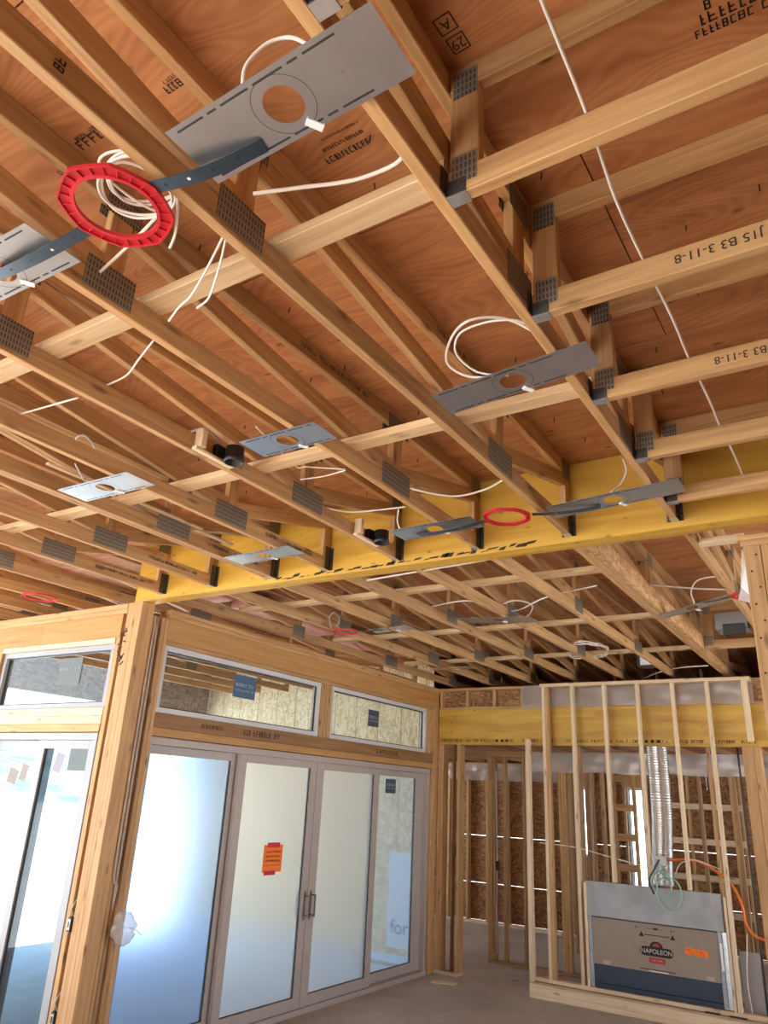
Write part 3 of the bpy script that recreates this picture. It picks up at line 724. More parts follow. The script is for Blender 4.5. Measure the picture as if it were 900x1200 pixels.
for z0, z1 in zr:
    cuts = sorted({z0, z1} | {z for W_ in WINS for z in W_[2:] if z0 < z < z1})
    for c0, c1 in zip(cuts, cuts[1:]):
        for (p, q) in osb_row(c0+.001, c1-.001):
            xx = p
            while xx < q-.01:
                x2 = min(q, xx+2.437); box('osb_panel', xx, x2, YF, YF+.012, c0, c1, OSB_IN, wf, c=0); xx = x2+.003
box('sole_plate', -9.9, 3, YF-.14, YF-.001, 0, .038, W_LIGHT, wf)
box('top_plate', -9.9, 3, YF-.14, YF-.001, 2.70, 2.775, W_STUD, wf)
xx = -9.8
while xx < 3:
    if not any(a-.05 < xx < b_+.02 for (a, b_, _, _) in WINS):
        box('stud', xx, xx+.038, YF-.14, YF-.001, .039, 2.699, W_STUD, wf)
    xx += .406
for i, (a, b_, c_, d_) in enumerate(WINS):
    window(f'window_{4+i}', ('small far window left of the ladder-like blocking', 'tall far window beside the ladder-like blocking')[i], 'x', a, b_, c_, d_, YF-.05, 1, .03, VINYLW)
    box('window_header', a-.05, b_+.05, YF-.14, YF-.06, d_+.005, d_+.24, W_HEAD, wf); box('window_trimmer', a-.045, a-.005, YF-.14, YF-.06, .039, d_, W_DARK, wf); box('window_trimmer', b_+.005, b_+.045, YF-.14, YF-.06, .039, d_, W_DARK, wf)
for zz in (2.16, 1.63, 1.1, .6):
    box('blocking', -3.30, -2.05, YF-.20, YF-.145, zz-.045, zz+.045, W_LIGHT, wf)
wx = empty('wall_end', (-9.9, 12, 0), kind='structure'); 
for (a, b_, z0, z1) in ((YR+.12, 10.3, 0, ZS-.02), (10.3, 13.6, 2.45, ZS-.02), (10.3, 13.6, 0, .5), (13.6, YF, 0, ZS-.02)): box('osb_panel', -9.915, -9.903, a, b_, z0, z1, OSB_IN, wx, c=0)  # unseen opening added here to light the hall floor
# built-up dark post and ladder-like blocked stud pair
bp = empty('built_up_post', (-4.2, 12.4, 0), 'dark built-up stud post between the two far windows', 'post')
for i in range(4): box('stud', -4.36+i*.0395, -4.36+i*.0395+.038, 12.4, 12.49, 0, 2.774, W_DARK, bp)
for i in range(2): box('stud', -4.13+i*.04, -4.092+i*.04, 12.4, 12.49, 0, 2.774, W_DARK, bp)
ld = empty('blocked_stud_pair', (-3.6, 12.3, 0), 'ladder-like stud pair with flat blocks between, beside the tall far window', 'framing')
for xa in (-3.66, -3.36): box('stud', xa, xa+.038, 12.3, 12.39, 0, 2.774, W_CHORD, ld)
for i in range(6): box('block', -3.62, -3.362, 12.302, 12.388, .35+i*.42, .45+i*.42, W_CHORD, ld)
# lower ceiling over the back rooms
hc = empty('ceiling_hall', (-4, 12, 2.78), kind='structure')
box('ceiling_board', -9.9, 3, YR+.17, YF-.145, 2.86, 2.875, PLY, hc, c=0)
for i in range(26): box('joist', -9.5+i*.48, -9.462+i*.48, YR+.17, YF-.145, 2.778, 2.858, W_DARK, hc)

# poly sheets
def sheet(name, x0, x1, z0, z1, y, label, amp=.012, nx=60, nz=8, seed=1, group=None):
    rg = random.Random(seed); ph = [rg.uniform(0, 6.28) for _ in range(6)]
    v = []; f = []
    for j in range(nz+1):
        for i in range(nx+1):
            s, t = i/nx, j/nz; xx = x0+(x1-x0)*s
            dy = amp*(math.sin(xx*9+ph[0]+3*t)+.6*math.sin(xx*23+ph[1]-5*t)+.4*math.sin(t*14+xx*5+ph[2]))*(.35+.65*math.sin(math.pi*t))
            v.append((xx, y+dy, z0+(z1-z0)*t+.008*math.sin(xx*7+ph[3])*(1-t)))
    for j in range(nz):
        for i in range(nx):
            k = j*(nx+1)+i; f.append((k, k+1, k+nx+2, k+nx+1))
    return tag(mesh(name, v, f, POLY, smooth=True), label, 'plastic sheet', group)
sheet('vapour_barrier', -3.98, -1.16, 3.255, 3.535, YR-.035, 'crinkled clear plastic stapled above the rear yellow beam', .004, seed=4)
sheet('vapour_barrier', -4.35, -1.05, 2.50, 2.77, 10.70, 'crinkled clear plastic band hanging below the rear beam, behind the studs', .005, seed=5)
sheet('vapour_barrier', -7.4, -5.1, 2.45, 2.76, YF-.19, 'clear plastic band along the far strand-board wall', .014, seed=6)

# ------------------------------------------------------------------ fireplace chase
YC = 9.37
ch = empty('fireplace_framing', (-2.6, YC, 0), 'pale stud framing on a low plinth around the fireplace', 'framing')
box('plinth_board', -3.845, -.9, 9.295, 9.333, 0, .14, W_LIGHT, ch)
box('plinth_board', -3.845, -3.807, 9.334, 9.9, 0, .14, W_LIGHT, ch)
box('plinth_top', -3.845, -.9, 9.297, 9.56, .141, .159, wood('pine_decking', (.42, .29, .17), (.60, .44, .27)), ch)
box('sole_plate', -3.66, -.95, YC-.004, YC+.089, .160, .197, W_LIGHT, ch)
box('top_plate', -3.66, -1.16, YC-.004, YC+.15, 3.49, 3.53, W_LIGHT, ch)
SB = .198
for (xa, z0, z1, wv, m) in ((-3.635, SB, 3.489, .038, W_LIGHT), (-3.596, SB, 3.489, .038, W_STUD), (-3.255, SB, 3.489, .036, W_LIGHT), (-2.845, 1.27, 3.489, .036, W_LIGHT), (-2.440, 1.27, 3.489, .036, W_LIGHT),
                          (-2.030, 1.27, 3.489, .036, W_LIGHT), (-1.645, SB, 3.489, .038, W_LIGHT), (-1.255, 2.82, 3.489, .06, W_LIGHT), (-3.185, SB, 1.24, .03, W_LIGHT), (-1.680, SB, 1.24, .028, W_LIGHT)):
    box('stud', xa, xa+wv, YC, YC+.085, z0, z1, m, ch)
box('stud', -3.845, -3.797, 9.30, 9.385, .160, 2.83, W_LIGHT, ch)
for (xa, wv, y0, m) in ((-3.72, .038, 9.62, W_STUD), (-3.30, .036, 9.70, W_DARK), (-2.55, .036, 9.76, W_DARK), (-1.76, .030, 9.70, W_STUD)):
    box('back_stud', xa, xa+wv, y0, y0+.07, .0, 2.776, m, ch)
box('side_plate', -3.846, -3.60, 9.386, 9.46, .160, .197, W_LIGHT, ch)
rp = empty('end_post', (-1.28, 9.5, 0), 'thick post with side stud right of the fireplace framing', 'post')
box('stud', -1.35, -1.24, 9.565, 9.64, 0, 2.776, W_STUD, rp); box('stud', -1.237, -1.155, 9.58, 9.64, 0, 2.776, W_CHORD, rp)
tag(tube('vent_pipe', [(-1.395, 9.545, .16), (-1.395, 9.545, 1.4), (-1.395, 9.545, 2.77)], .011, BLACK), 'thin black pipe standing against the end post', 'pipe')

# ------------------------------------------------------------------ the fireplace
fp = empty('fireplace', (-2.43, YC+.1, .198), 'linear gas fireplace in its shipping cover set in the pale framing', 'fireplace')
y0 = YC+.014
box('firebox', -3.15, -1.69, y0+.03, y0+.16, .20, .90, GALV, fp)
box('cement_board', -3.165, -1.700, y0+.004, y0+.030, .905, 1.262, CEM, fp)
box('side_flange', -3.150, -3.110, y0+.002, y0+.028, .215, .904, GALVM, fp); box('side_flange', -1.775, -1.735, y0+.002, y0+.028, .215, .904, GALVM, fp)
cv = box('cardboard_cover', -3.108, -1.777, y0-.002, y0+.012, .43, .892, CARD, fp); cv['label'] = 'brown printed cardboard cover'
box('cover_edge', -3.112, -1.773, y0+.013, y0+.026, .425, .902, BLACK, fp, c=0)
box('lower_panel', -3.108, -1.777, y0+.016, y0+.028, .25, .424, NAVY, fp); box('lower_rail', -3.108, -1.777, y0+.005, y0+.03, .200, .249, NAVY, fp)
yp = y0-.0024
def poly2(name, pts, mat, par, dy=0): return mesh(name, [(x_, yp-dy, z_) for x_, z_ in pts], [tuple(range(len(pts)))], mat, par)
lx, lz = -2.41, .630
logo = []
for i in range(9): a = math.pi/2+math.pi*i/8; logo.append((lx-.13+.045*math.cos(a), lz+.045*math.sin(a)))
for i in range(9): a = -math.pi/2+math.pi*i/8; logo.append((lx+.13+.045*math.cos(a), lz+.045*math.sin(a)))
lg = poly2('logo_plate', logo, INK, cv)
poly2('logo_arch', [(lx+.07*math.cos(math.pi*i/10), lz+.045+.055*math.sin(math.pi*i/10)) for i in range(11)], INK, cv)
poly2('logo_arch_inner', [(lx+.04*math.cos(math.pi*i/10), lz+.05+.032*math.sin(math.pi*i/10)) for i in range(11)], LOGOR, cv, .0005)
lettering('logo_lettering', 'NAPOLEON', lg, (lx, yp-.0006, lz), (1, 0, 0), (0, 0, 1), .062, plain('pale_print_3', (.55, .50, .45)))
rl = poly2('red_label', [(lx-.085, .52), (lx+.085, .52), (lx+.085, .575), (lx-.085, .575)], LOGOR, cv)
scribble('label_print', rl, (lx-.06, yp-.0003, .54), (1, 0, 0), (0, 0, 1), .12, .016, plain('pink_print', (.6, .25, .22)), 8)
ol = poly2('orange_label', [(-2.115, .655), (-1.885, .640), (-1.885, .705), (-2.115, .720)], NOTE, cv)
scribble('label_print', ol, (-2.10, yp-.0003, .690), (1, 0, -.065), (.065, 0, 1), .19, .012, NOTEINK, 12); scribble('label_print', ol, (-2.09, yp-.0003, .664), (1, 0, -.065), (.065, 0, 1), .17, .014, INK, 13, .5)
for xa in (-2.56, -2.23): poly2('printed_arrow', [(xa-.028, .765), (xa+.028, .765), (xa, .815)], INK, cv)
quads('printed_line', [(-2.53, -2.26, .782, .790), (-2.62, -2.612, .835, .865), (-2.60, -2.58, .845, .850), (-2.245, -2.237, .835, .865), (-2.225, -2.20, .848, .853), (-2.50, -2.44, .848, .852), (-2.37, -2.32, .848, .852), (-2.43, -2.38, .84, .86)], INK, cv, Matrix(((1, 0, 0, 0), (0, 0, -1, yp), (0, 1, 0, 0), (0, 0, 0, 1))))
poly2('cover_slot', [(-2.60, .452), (-2.22, .452), (-2.22, .462), (-2.60, .462)], GASKET, cv); poly2('cover_slot', [(-2.50, .440), (-2.30, .440), (-2.30, .450), (-2.50, .450)], WHITEP, cv)
for xa in (-3.00, -1.92): poly2('clear_tape', [(xa, .440), (xa+.08, .440), (xa+.08, .478), (xa, .478)], plain('dull_tape', (.42, .35, .28)), cv)
br = box('bracket', -1.757, -1.735, y0-.012, y0+.002, .55, .80, WHITEP, fp)
# flexible vent above it
def corrugated(name, pts, r, mat, label, cat, rings=90):
    P = catmull(pts, 40)
    step = max(1, len(P)//(rings*3)); 
    v, f = tube_data(P, lambda t: r*(1+.05*math.sin(t*rings*6.283)), 18)
    c = P[-1].copy(); v = [q-c for q in v]
    return tag(mesh(name, v, f, mat, None, Matrix.Translation(c), True), label, cat)
corrugated('flexible_duct', [(-2.29, 9.60, 2.772), (-2.29, 9.60, 2.4), (-2.295, 9.60, 2.0), (-2.315, 9.60, 1.7), (-2.335, 9.60, 1.42), (-2.335, 9.60, 1.275)], .118, plain('ribbed_foil', (.62, .60, .58), .28, .9), 'silver ribbed vent duct rising behind the fireplace studs', 'duct', 70)
tag(box('junction_box', -2.345, -2.235, YC-.02, YC+.045, 1.49, 1.585, plain('grey_box', (.5, .5, .5), .5)), 'grey switch box between studs over the fireplace', 'electrical box')
def loop(cx, cz, rx, rz, y, n=14, a0=90, turns=1.0): return [(cx+rx*math.cos(math.radians(a0+360*turns*i/n)), y+.004*i, cz+rz*math.sin(math.radians(a0+360*turns*i/n))) for i in range(n+1)]
tag(tube('wire_coil', [(-2.30, YC-.03, 1.52)]+loop(-2.29, 1.30, .10, .13, YC-.04, 12, 100)+[(-2.22, YC-.03, 1.35)]+loop(-2.22, 1.22, .13, .16, YC-.05, 12, 120), .008, GREEN), 'coil of green wire hanging over the fireplace top', 'wire')
tag(tube('wire_tail', [(-2.30, YC-.03, 1.55), (-2.36, YC-.05, 1.44), (-2.42, YC-.05, 1.33), (-2.38, YC-.04, 1.2)], .010, GASKET), 'dark wire tail dropping from the grey switch box', 'wire')
tag(tube('gas_hose', [(-2.25, YC+.06, 1.545), (-2.0, YC+.11, 1.57), (-1.82, YC+.12, 1.52), (-1.62, YC+.12, 1.38), (-1.52, YC+.12, 1.18), (-1.50, YC+.12, 1.0), (-1.43, YC+.12, .90), (-1.33, YC+.10, .87)], .015, ORANGE), 'orange corrugated hose curving right through the framing', 'hose')
tag(tube('cable', [(-3.75, 9.48, 1.62), (-3.3, 9.47, 1.60), (-2.85, 9.47, 1.52), (-2.5, 9.465, 1.46), (-2.47, 9.465, 1.455)], .006, WIRE), 'white cable strung behind the studs left of the duct', 'cable')
tag(tube('cable', [(-2.17, 9.462, 1.40), (-2.1, 9.46, 1.52), (-1.95, 9.46, 1.57), (-1.7, 9.47, 1.50)], .006, WIRE), 'white cable looping right of the duct', 'cable')
tag(tube('cable', [(-1.53, 9.50, .16), (-1.55, 9.51, .45), (-1.52, 9.5, .75), (-1.5, 9.5, .9)], .005, WIRE), 'white cable rising by the plinth at the end post', 'cable')
tag(box('plywood_offcut', -1.62, -1.42, 9.62, 9.65, .16, .72, plain('pale_board', (.40, .37, .34), .7)), 'pale board leaning in the framing beside the end post', 'board')
for i, (xa, ln) in enumerate(((-1.95, .14), (-1.72, .16))): tag(board('shim', (xa, 9.325, .1655), (xa+ln, 9.33, .1655), .035, .012, BLACK), ('short black shim on the plinth top', 'longer black shim near the end of the plinth top')[i], 'shim')
tag(board('paper_sheet', (-2.20, 9.20, .003), (-1.75, 9.12, .003), .30, .003, WHITEP), 'white sheet on the floor before the plinth', 'paper')

# ------------------------------------------------------------------ nailed stud wall end at the right
wq = empty('wall_right', (-.4, 4.49, 0), kind='structure')
box('stud', -.503, -.414, 4.49, 4.579, 0, 3.488, W_STUD, wq); box('stud', -.412, -.374, 4.492, 4.579, 0, 3.488, W_CHORD, wq)
for xa in (-.05, .36, .77): box('stud', xa, xa+.038, 4.49, 4.579, 0, 3.488, W_STUD, wq)
box('top_plate', -.515, 1.4, 4.488, 4.579, 3.489, 3.526, W_CHORD, wq); box('top_plate', -.53, 1.4, 4.486, 4.579, 3.527, 3.56, W_STUD, wq)
for i in range(14):
    zz = 2.2+i*.095; xx = -.46+(.02 if i % 2 else -.012)
    mesh('nail_head', [(xx+.0065*a, 4.4885, zz+.0065*b_) for a, b_, _ in disc_pts(8)], [tuple(range(8))], BLACK, wq)
sh_v = [(-.52, 4.60, 3.55), (-.50, 4.75, 3.55), (-.56, 4.66, 3.3), (-.49, 4.80, 3.22), (-.60, 4.8, 3.26), (-.52, 4.9, 3.55)]
mesh('vapour_barrier', sh_v, [(0, 1, 3, 2), (1, 5, 4, 3), (2, 3, 4)], POLY); tag(bpy.data.objects['vapour_barrier.003'], 'scrap of clear plastic bunched behind the nailed stud', 'plastic sheet')

# ------------------------------------------------------------------ light mounting plates
def light_plate(x0, x1, y0, y1, label, z=ZC-.0015, skew=0.0, dz=0.0, group='light mounting plates', clip=True, slots=True):
    """flat steel rough-in plate: rectangle with a round hole, raised ring, slotted edges"""
    cx, cy = (x0+x1)/2, (y0+y1)/2; hx, hy = (x1-x0)/2, (y1-y0)/2; r = .052
    T = empty('light_mounting_plate', (cx, cy, z-.002), label, 'light plate', group)
    n = 40; t = .0014; ring = []; rect = []
    for i in range(n):
        a = 2*math.pi*(i+.5)/n; c, s = math.cos(a), math.sin(a); ring.append((r*c, r*s))
        k = min(hx/abs(c) if abs(c) > 1e-6 else 1e9, hy/abs(s) if abs(s) > 1e-6 else 1e9); rect.append([c*k, s*k])
    for qx, qy in ((hx, hy), (-hx, hy), (-hx, -hy), (hx, -hy)):
        j = min(range(n), key=lambda i: (rect[i][0]-qx)**2+(rect[i][1]-qy)**2); rect[j] = [qx, qy]
    v = []; zz = lambda X: -dz*X/hx
    for tt in (0, -t):
        for p in (ring, rect): v += [(q[0], q[1]+skew*q[0], tt+zz(q[0])) for q in p]
    f = []
    for i in range(n):
        j = (i+1) % n
        f += [(i, j, n+j, n+i), (2*n+i, 3*n+i, 3*n+j, 2*n+j), (i, 2*n+i, 2*n+j, j), (n+i, n+j, 3*n+j, 3*n+i)]
    mw = Matrix.Translation((cx, cy, z))
    P = mesh('plate', v, f, PLATE, T, mw)
    m2 = 36; vv = []; ff = []
    for i in range(m2):
        a = 2*math.pi*i/m2
        for rr, dz_ in ((.0800, -.0017), (.0809, -.0019), (.0818, -.0017)):
            X = rr*math.cos(a); vv.append((X, rr*math.sin(a)+skew*X, dz_+zz(X)-.0001))
    for i in range(m2):
        j = (i+1) % m2
        for q in range(2): ff.append((i*3+q, j*3+q, j*3+q+1, i*3+q+1))
    if hy > .09: mesh('embossed_ring', vv, ff, GALVD, P, mw)
    if slots:
        rects = []
        for sy in (-1, 1):
            xx = -hx+.03
            for ln in (.09, .03, .09, .09, .03, .09):
                if xx+ln < hx-.01: rects.append((xx, xx+ln, sy*(hy-.016)-.003, sy*(hy-.016)+.003))
                xx += ln+.015
        v2 = []; f2 = []
        for (a, b_, c, d) in rects:
            k = len(v2); v2 += [(a, c+skew*a, -t-.0006+zz(a)), (b_, c+skew*b_, -t-.0006+zz(b_)), (b_, d+skew*b_, -t-.0006+zz(b_)), (a, d+skew*a, -t-.0006+zz(a))]; f2.append((k, k+1, k+2, k+3))
        mesh('edge_slot', v2, f2, GASKET, P, mw)['kind'] = 'stuff'
    for sx in (-1, 1): mesh('screw_head', [(sx*hx*.55+.006*a, .006*b_, -.0024+zz(sx*hx*.55)) for a, b_, _ in disc_pts(8)], [tuple(range(8))], GALV, P, mw)
    if clip: board('cable_clip', (cx+.02, cy+.062, z-.004), (cx+.045, cy+.098, z-.006), .022, .004, WHITEP, T, c=0)
    return T
light_plate(-1.285, -.655, .838, 1.028, 'grey light plate with blued strap, one end under the girder truss', skew=-.02)
light_plate(-2.46, -1.90, .85, 1.045, 'light plate holding the other strap of the big red ring', skew=.02)
light_plate(-1.325, -.662, 2.255, 2.435, 'dark grey light plate below the white cable loops', skew=-.10, dz=-.004)
light_plate(-2.345, -1.90, 2.252, 2.435, 'short light plate beside the black housing at the brace')
light_plate(-3.715, -3.135, 2.235, 2.432, 'bright light plate in the bay with the looped grey cable', skew=.02)
light_plate(-3.735, -3.135, 3.58, 3.77, 'bright light plate just before the yellow beam near the corner post', skew=-.03)
light_plate(-2.365, -1.80, 3.60, 3.80, 'light plate with strap left end of the small red ring', skew=-.03)
light_plate(-1.365, -.645, 3.60, 3.79, 'light plate with strap spanning to the girder truss at the beam', skew=-.12)
light_plate(-3.05, -2.42, 5.93, 6.16, 'light plate under the coiled cable past the yellow beam', skew=.28, dz=.0)
light_plate(-4.10, -3.62, 5.95, 6.13, 'light plate beside the small red ring past the beam', skew=-.1)
light_plate(-4.62, -4.05, 8.15, 8.33, 'far light plate by the fireplace wall', skew=.05)
light_plate(-1.43, -.80, 6.10, 6.27, 'tilted light plate reaching from the strand-board girder', skew=-.75, clip=True)
light_plate(-6.35, -5.85, 6.0, 6.2, 'white light plate over the patio outside the transom', clip=False)
light_plate(-7.6, -7.0, 5.2, 5.42, 'second white light plate over the patio', clip=False)

def red_ring(cx, cy, r_in, r_out, z, label, straps, nseg=16):
    T = empty('red_ring_bracket', (cx, cy, z), label, 'ring bracket', 'red ring brackets')
    v, f = [], []; n = 48; h = .012
    for i in range(n):
        a = 2*math.pi*i/n
        k = math.cos(math.pi/8)/math.cos((a % (math.pi/4))-math.pi/8)      # octagonal rim
        ro = r_out*(.35+.65*k)
        for rr, zz in ((r_in, 0), (r_in, -h), (r_in+.010, -h), (r_in+.012, -h*.45), (ro-.006, -h*.45), (ro-.005, -h), (ro, -h), (ro, 0)):
            v.append((rr*math.cos(a), rr*math.sin(a), zz))
    for i in range(n):
        j = (i+1) % n
        for q in range(8): f.append((i*8+q, j*8+q, j*8+(q+1) % 8, i*8+(q+1) % 8))
    mw = Matrix.Translation((cx, cy, z))
    Rg = mesh('ring', v, f, RED, T, mw)
    for i in range(24):
        a = 2*math.pi*(i+.5)/24; c, s = math.cos(a), math.sin(a)
        board('rib', (cx+c*(r_in+.008), cy+s*(r_in+.008), z-h*.6), (cx+c*(r_out*.93-.002), cy+s*(r_out*.93-.002), z-h*.6), .003, h*.6, RED, Rg, c=0)
    for (p0, p1, sag) in straps:
        p0, p1 = Vector(p0), Vector(p1); d = (p1-p0); side = Vector((-d.y, d.x, 0)).normalized()*.021; vv, ff = [], []
        m = 14
        for i in range(m+1):
            t = i/m; q = p0.lerp(p1, t)+Vector((0, 0, -sag*math.sin(math.pi*t)))
            vv += [q-side, q+side, q+side+Vector((0, 0, .0016)), q-side+Vector((0, 0, .0016))]
        for i in range(m):
            for q in range(4): ff.append((i*4+q, (i+1)*4+q, (i+1)*4+(q+1) % 4, i*4+(q+1) % 4))
        ff += [(0, 1, 2, 3), tuple(m*4+q for q in (3, 2, 1, 0))]
        Sx = mesh('strap', vv, ff, STRAP, T)
        for i in (2, 5, 8, 11):
            t = i/m; q = p0.lerp(p1, t)+Vector((0, 0, -sag*math.sin(math.pi*t)-.0008))
            mesh('strap_hole', [(q.x+.0055*a, q.y+.0055*b_, q.z) for a, b_, _ in disc_pts(8)], [tuple(range(8))], WHITEP if i in (5,) else BLACK, Sx)
    return T
red_ring(-1.585, .94, .112, .160, ZC-.018, 'big red plastic ring strung between two strapped light plates', [((-1.44, .94, ZC-.022), (-1.085, .995, ZC-.010), .020), ((-1.72, .955, ZC-.022), (-2.22, .95, ZC-.010), .012)])
red_ring(-1.592, 3.645, .105, .138, ZC-.018, 'red plastic ring with black straps before the yellow beam', [((-1.45, 3.67, ZC-.022), (-1.09, 3.75, ZC-.008), .012), ((-1.73, 3.66, ZC-.022), (-2.23, 3.74, ZC-.008), .012)])
red_ring(-4.315, 5.90, .10, .13, ZC-.018, 'red plastic ring past the yellow beam over the slider', [((-4.19, 5.93, ZC-.02), (-3.95, 6.02, ZC-.008), .004)])
red_ring(-6.125, 3.74, .12, .155, ZC-.016, 'red plastic ring by the window wall left of the corner post', [])
red_ring(-.66, 5.87, .095, .125, ZC-.016, 'red plastic ring half hidden behind the nailed stud', [((-.79, 5.88, ZC-.02), (-1.0, 6.02, ZC-.012), .004)])

# ------------------------------------------------------------------ black round housings on the third truss
def housing(x, y, label):
    T = empty('round_housing', (x, y, ZC+.02), label, 'housing', 'black round housings')
    n = 24; v, f = [], []
    prof = [(.0, .07), (.047, .07), (.047, .012), (.050, .010), (.050, -.012), (.042, -.012), (.040, .055), (0, .055)]
    for i in range(n):
        a = 2*math.pi*i/n
        for r_, z_ in prof: v.append((r_*math.cos(a), r_*math.sin(a), z_))
    k = len(prof)
    for i in range(n):
        j = (i+1) % n
        for q in range(k-1): f.append((i*k+q, j*k+q, j*k+q+1, i*k+q+1))
    xc = -2.538
    mesh('can', v, f, BLACK, T, Matrix.Translation((xc, y, ZC+.012)), True)
    box('side_box', -2.617, xc-.045, y-.075, y-.005, ZC+.03, ZC+.085, BLACK, T)
    box('wood_block', -2.618, -2.565, y-.20, y-.165, ZC+.018, ZC+.112, W_LIGHT, T); box('block_shelf', -2.618, -2.585, y-.21, y+.05, ZC+.001, ZC+.017, W_LIGHT, T)
    return T
housing(-2.60, 2.42, 'black round housing on the third truss near the flat brace')
housing(-2.60, 3.80, 'black round housing on the third truss next to the yellow beam')
dk = empty('recessed_can', (-2.3, 8.9, ZC+.05), 'dark and silver recessed light can by the fireplace wall', 'light can')
box('can_body', -2.25, -2.0475, 8.82, 9.0, ZC+.02, ZC+.22, BLACK, dk); box('silver_cap', -2.21, -2.09, 8.80, 8.819, ZC+.03, ZC+.13, GALV, dk)
db = empty('duct_boot', (-.97, 7.3, ZC), 'grey sheet-metal duct boot beside the short cross truss', 'duct')
box('boot_box', -1.10, -.84, 7.1, 7.35, ZC+.01, ZC+.16, plain('duct_grey', (.22, .22, .22), .5, .5), db); box('boot_collar', -1.04, -.86, 7.08, 7.099, ZC-.05, ZC+.05, BLACK, db)

# ------------------------------------------------------------------ cables
def cable(label, pts, r=.0045, mat=WIRE, n=8):
    """pts: (u, v, z) photo pixels dropped on the height z they run at"""
    return tag(tube('cable', [px(u, v, 'z', z) for u, v, z in pts], r, mat, n=n), label, 'cable', 'electrical cables')
zt_ = ZC+CH+.006
tag(tube('cable', [(-.372, .30, zt_), (-.368, .80, zt_), (-.375, 1.1, zt_-.0), (-.383, 1.41, zt_), (-.40, 1.7, zt_-.012), (-.402, 2.02, zt_), (-.392, 2.35, zt_-.01), (-.398, 2.66, zt_), (-.39, 3.0, zt_-.01), (-.395, 3.28, zt_), (-.388, 3.6, zt_-.01), (-.392, 3.88, zt_), (-.40, 4.12, zt_)], .0048, WIRE), 'white cable laid straight over the jack trusses', 'cable')
cable('white cable arching over the big strapped light plate', [(284, 108, 3.588), (288, 78, 3.66), (312, 52, 3.72), (340, 44, 3.72), (364, 54, 3.588)], .005)
cable('white cable from big light plate sagging to the girder truss', [(297, 227, 3.69), (350, 220, 3.69), (410, 212, 3.69), (452, 198, 3.69), (470, 186, 3.69), (475, 172, 3.69)], .006)
coil = []
for i in range(60):
    a = i/60*2*math.pi*5; cc = Vector((-1.52, .955, ZC+.045)); coil.append(cc+Vector((.10*math.cos(a)+.02*math.sin(i*.9), .10*math.sin(a)+.012*math.cos(i*.7), .028*math.sin(a*.37+1))))
tag(tube('cable', coil, .0042, WIRE, n=4), 'bundled white cable coiled above the big red ring', 'cable')
cable('white cable tail drooping from the big red ring', [(208, 225, 3.60), (208, 250, 3.58), (205, 275, 3.56), (199, 291, 3.54)], .0042)
tag(tube('cable', [(-2.035, 1.19, ZC+CH+.0056), (-1.75, 1.13, ZC+CH+.004), (-1.40, 1.045, ZC+CH+.0056)], .0055, WIRE), 'white cable crossing behind the big red ring', 'cable', 'electrical cables')
cable('pair of white leads, straight one, hanging by the first brace', [(262, 276, 3.62), (245, 310, 3.60), (225, 345, 3.58), (210, 360, 3.575), (198, 376, 3.57)], .0038)
cable('pair of white leads, bowed one, hanging by the first brace', [(265, 278, 3.62), (259, 305, 3.60), (252, 330, 3.585), (244, 350, 3.575), (231, 361, 3.57)], .0038)
cable('white cable dropping between second and third trusses', [(180, 399, 3.68), (162, 422, 3.66), (148, 440, 3.66), (122, 453, 3.68)], .0042)
cable('short white cable past the third truss', [(92, 466, 3.68), (60, 475, 3.67), (18, 487, 3.68)], .0042)
cable('grey cable stapled along the third truss', [(-30, 372, 3.672), (0, 391, 3.672), (80, 434, 3.674), (150, 476, 3.674), (192, 500, 3.672), (215, 508, 3.69), (240, 503, 3.72), (262, 522, 3.68)], .006, WIREG)
cable('grey cable running on along the third truss to the beam', [(285, 549, 3.62), (330, 585, 3.65), (385, 615, 3.655), (420, 628, 3.66)], .005, WIREG)
cable('big white cable loop above the dark light plate', [(592, 437, 3.60), (572, 442, 3.62), (545, 440, 3.64), (524, 425, 3.68), (528, 398, 3.70), (545, 378, 3.72), (572, 372, 3.74), (600, 376, 3.74), (630, 391, 3.70)], .0055)
cable('small white cable loop above the dark light plate', [(596, 440, 3.60), (560, 436, 3.62), (535, 415, 3.66), (538, 392, 3.69), (565, 379, 3.70), (600, 375, 3.70), (630, 384, 3.70)], .0045)
cable('grey cable looping over the bright plate', [(90, 523, 3.72), (90, 513, 3.74), (100, 511, 3.75), (110, 522, 3.72), (112, 532, 3.70)], .006, WIREG)
cable('grey leads down to the bright plate', [(88, 543, 3.68), (95, 556, 3.63), (103, 570, 3.59)], .005, WIREG)
cable('white cable along the yellow beam by the second truss', [(478, 572, 3.78), (515, 580, 3.74), (540, 581, 3.73), (570, 573, 3.75), (590, 562, 3.78)], .006)
cable('white cable entering the third truss along the beam', [(380, 595, 3.74), (410, 600, 3.74), (440, 598, 3.74), (475, 594, 3.74)], .006)
cable('white lead down to the strapped plate by the beam', [(467, 597, 3.70), (466, 612, 3.66), (472, 626, 3.59)], .005)
cable('white lead curving to the plate under the girder end', [(730, 537, 3.85), (734, 552, 3.75), (727, 568, 3.66), (716, 577, 3.59)], .006)
cable('thin white wire from first brace toward the second housing', [(300, 500, 3.72), (345, 545, 3.72), (360, 547, 3.72), (405, 550, 3.70)], .004)
cable('thin white wire beside the short plate', [(352, 562, 3.70), (380, 558, 3.70), (405, 551, 3.70)], .004)
cable('white wire along the back lower edge of the yellow beam', [(430, 680, 3.60), (500, 668, 3.60), (570, 656, 3.60), (640, 641, 3.60), (700, 632, 3.60)], .007)
cable('white wire across the bays toward the strand-board girder', [(500, 712, 3.68), (550, 704, 3.68), (600, 716, 3.66), (640, 700, 3.68), (700, 686, 3.68)], .006)
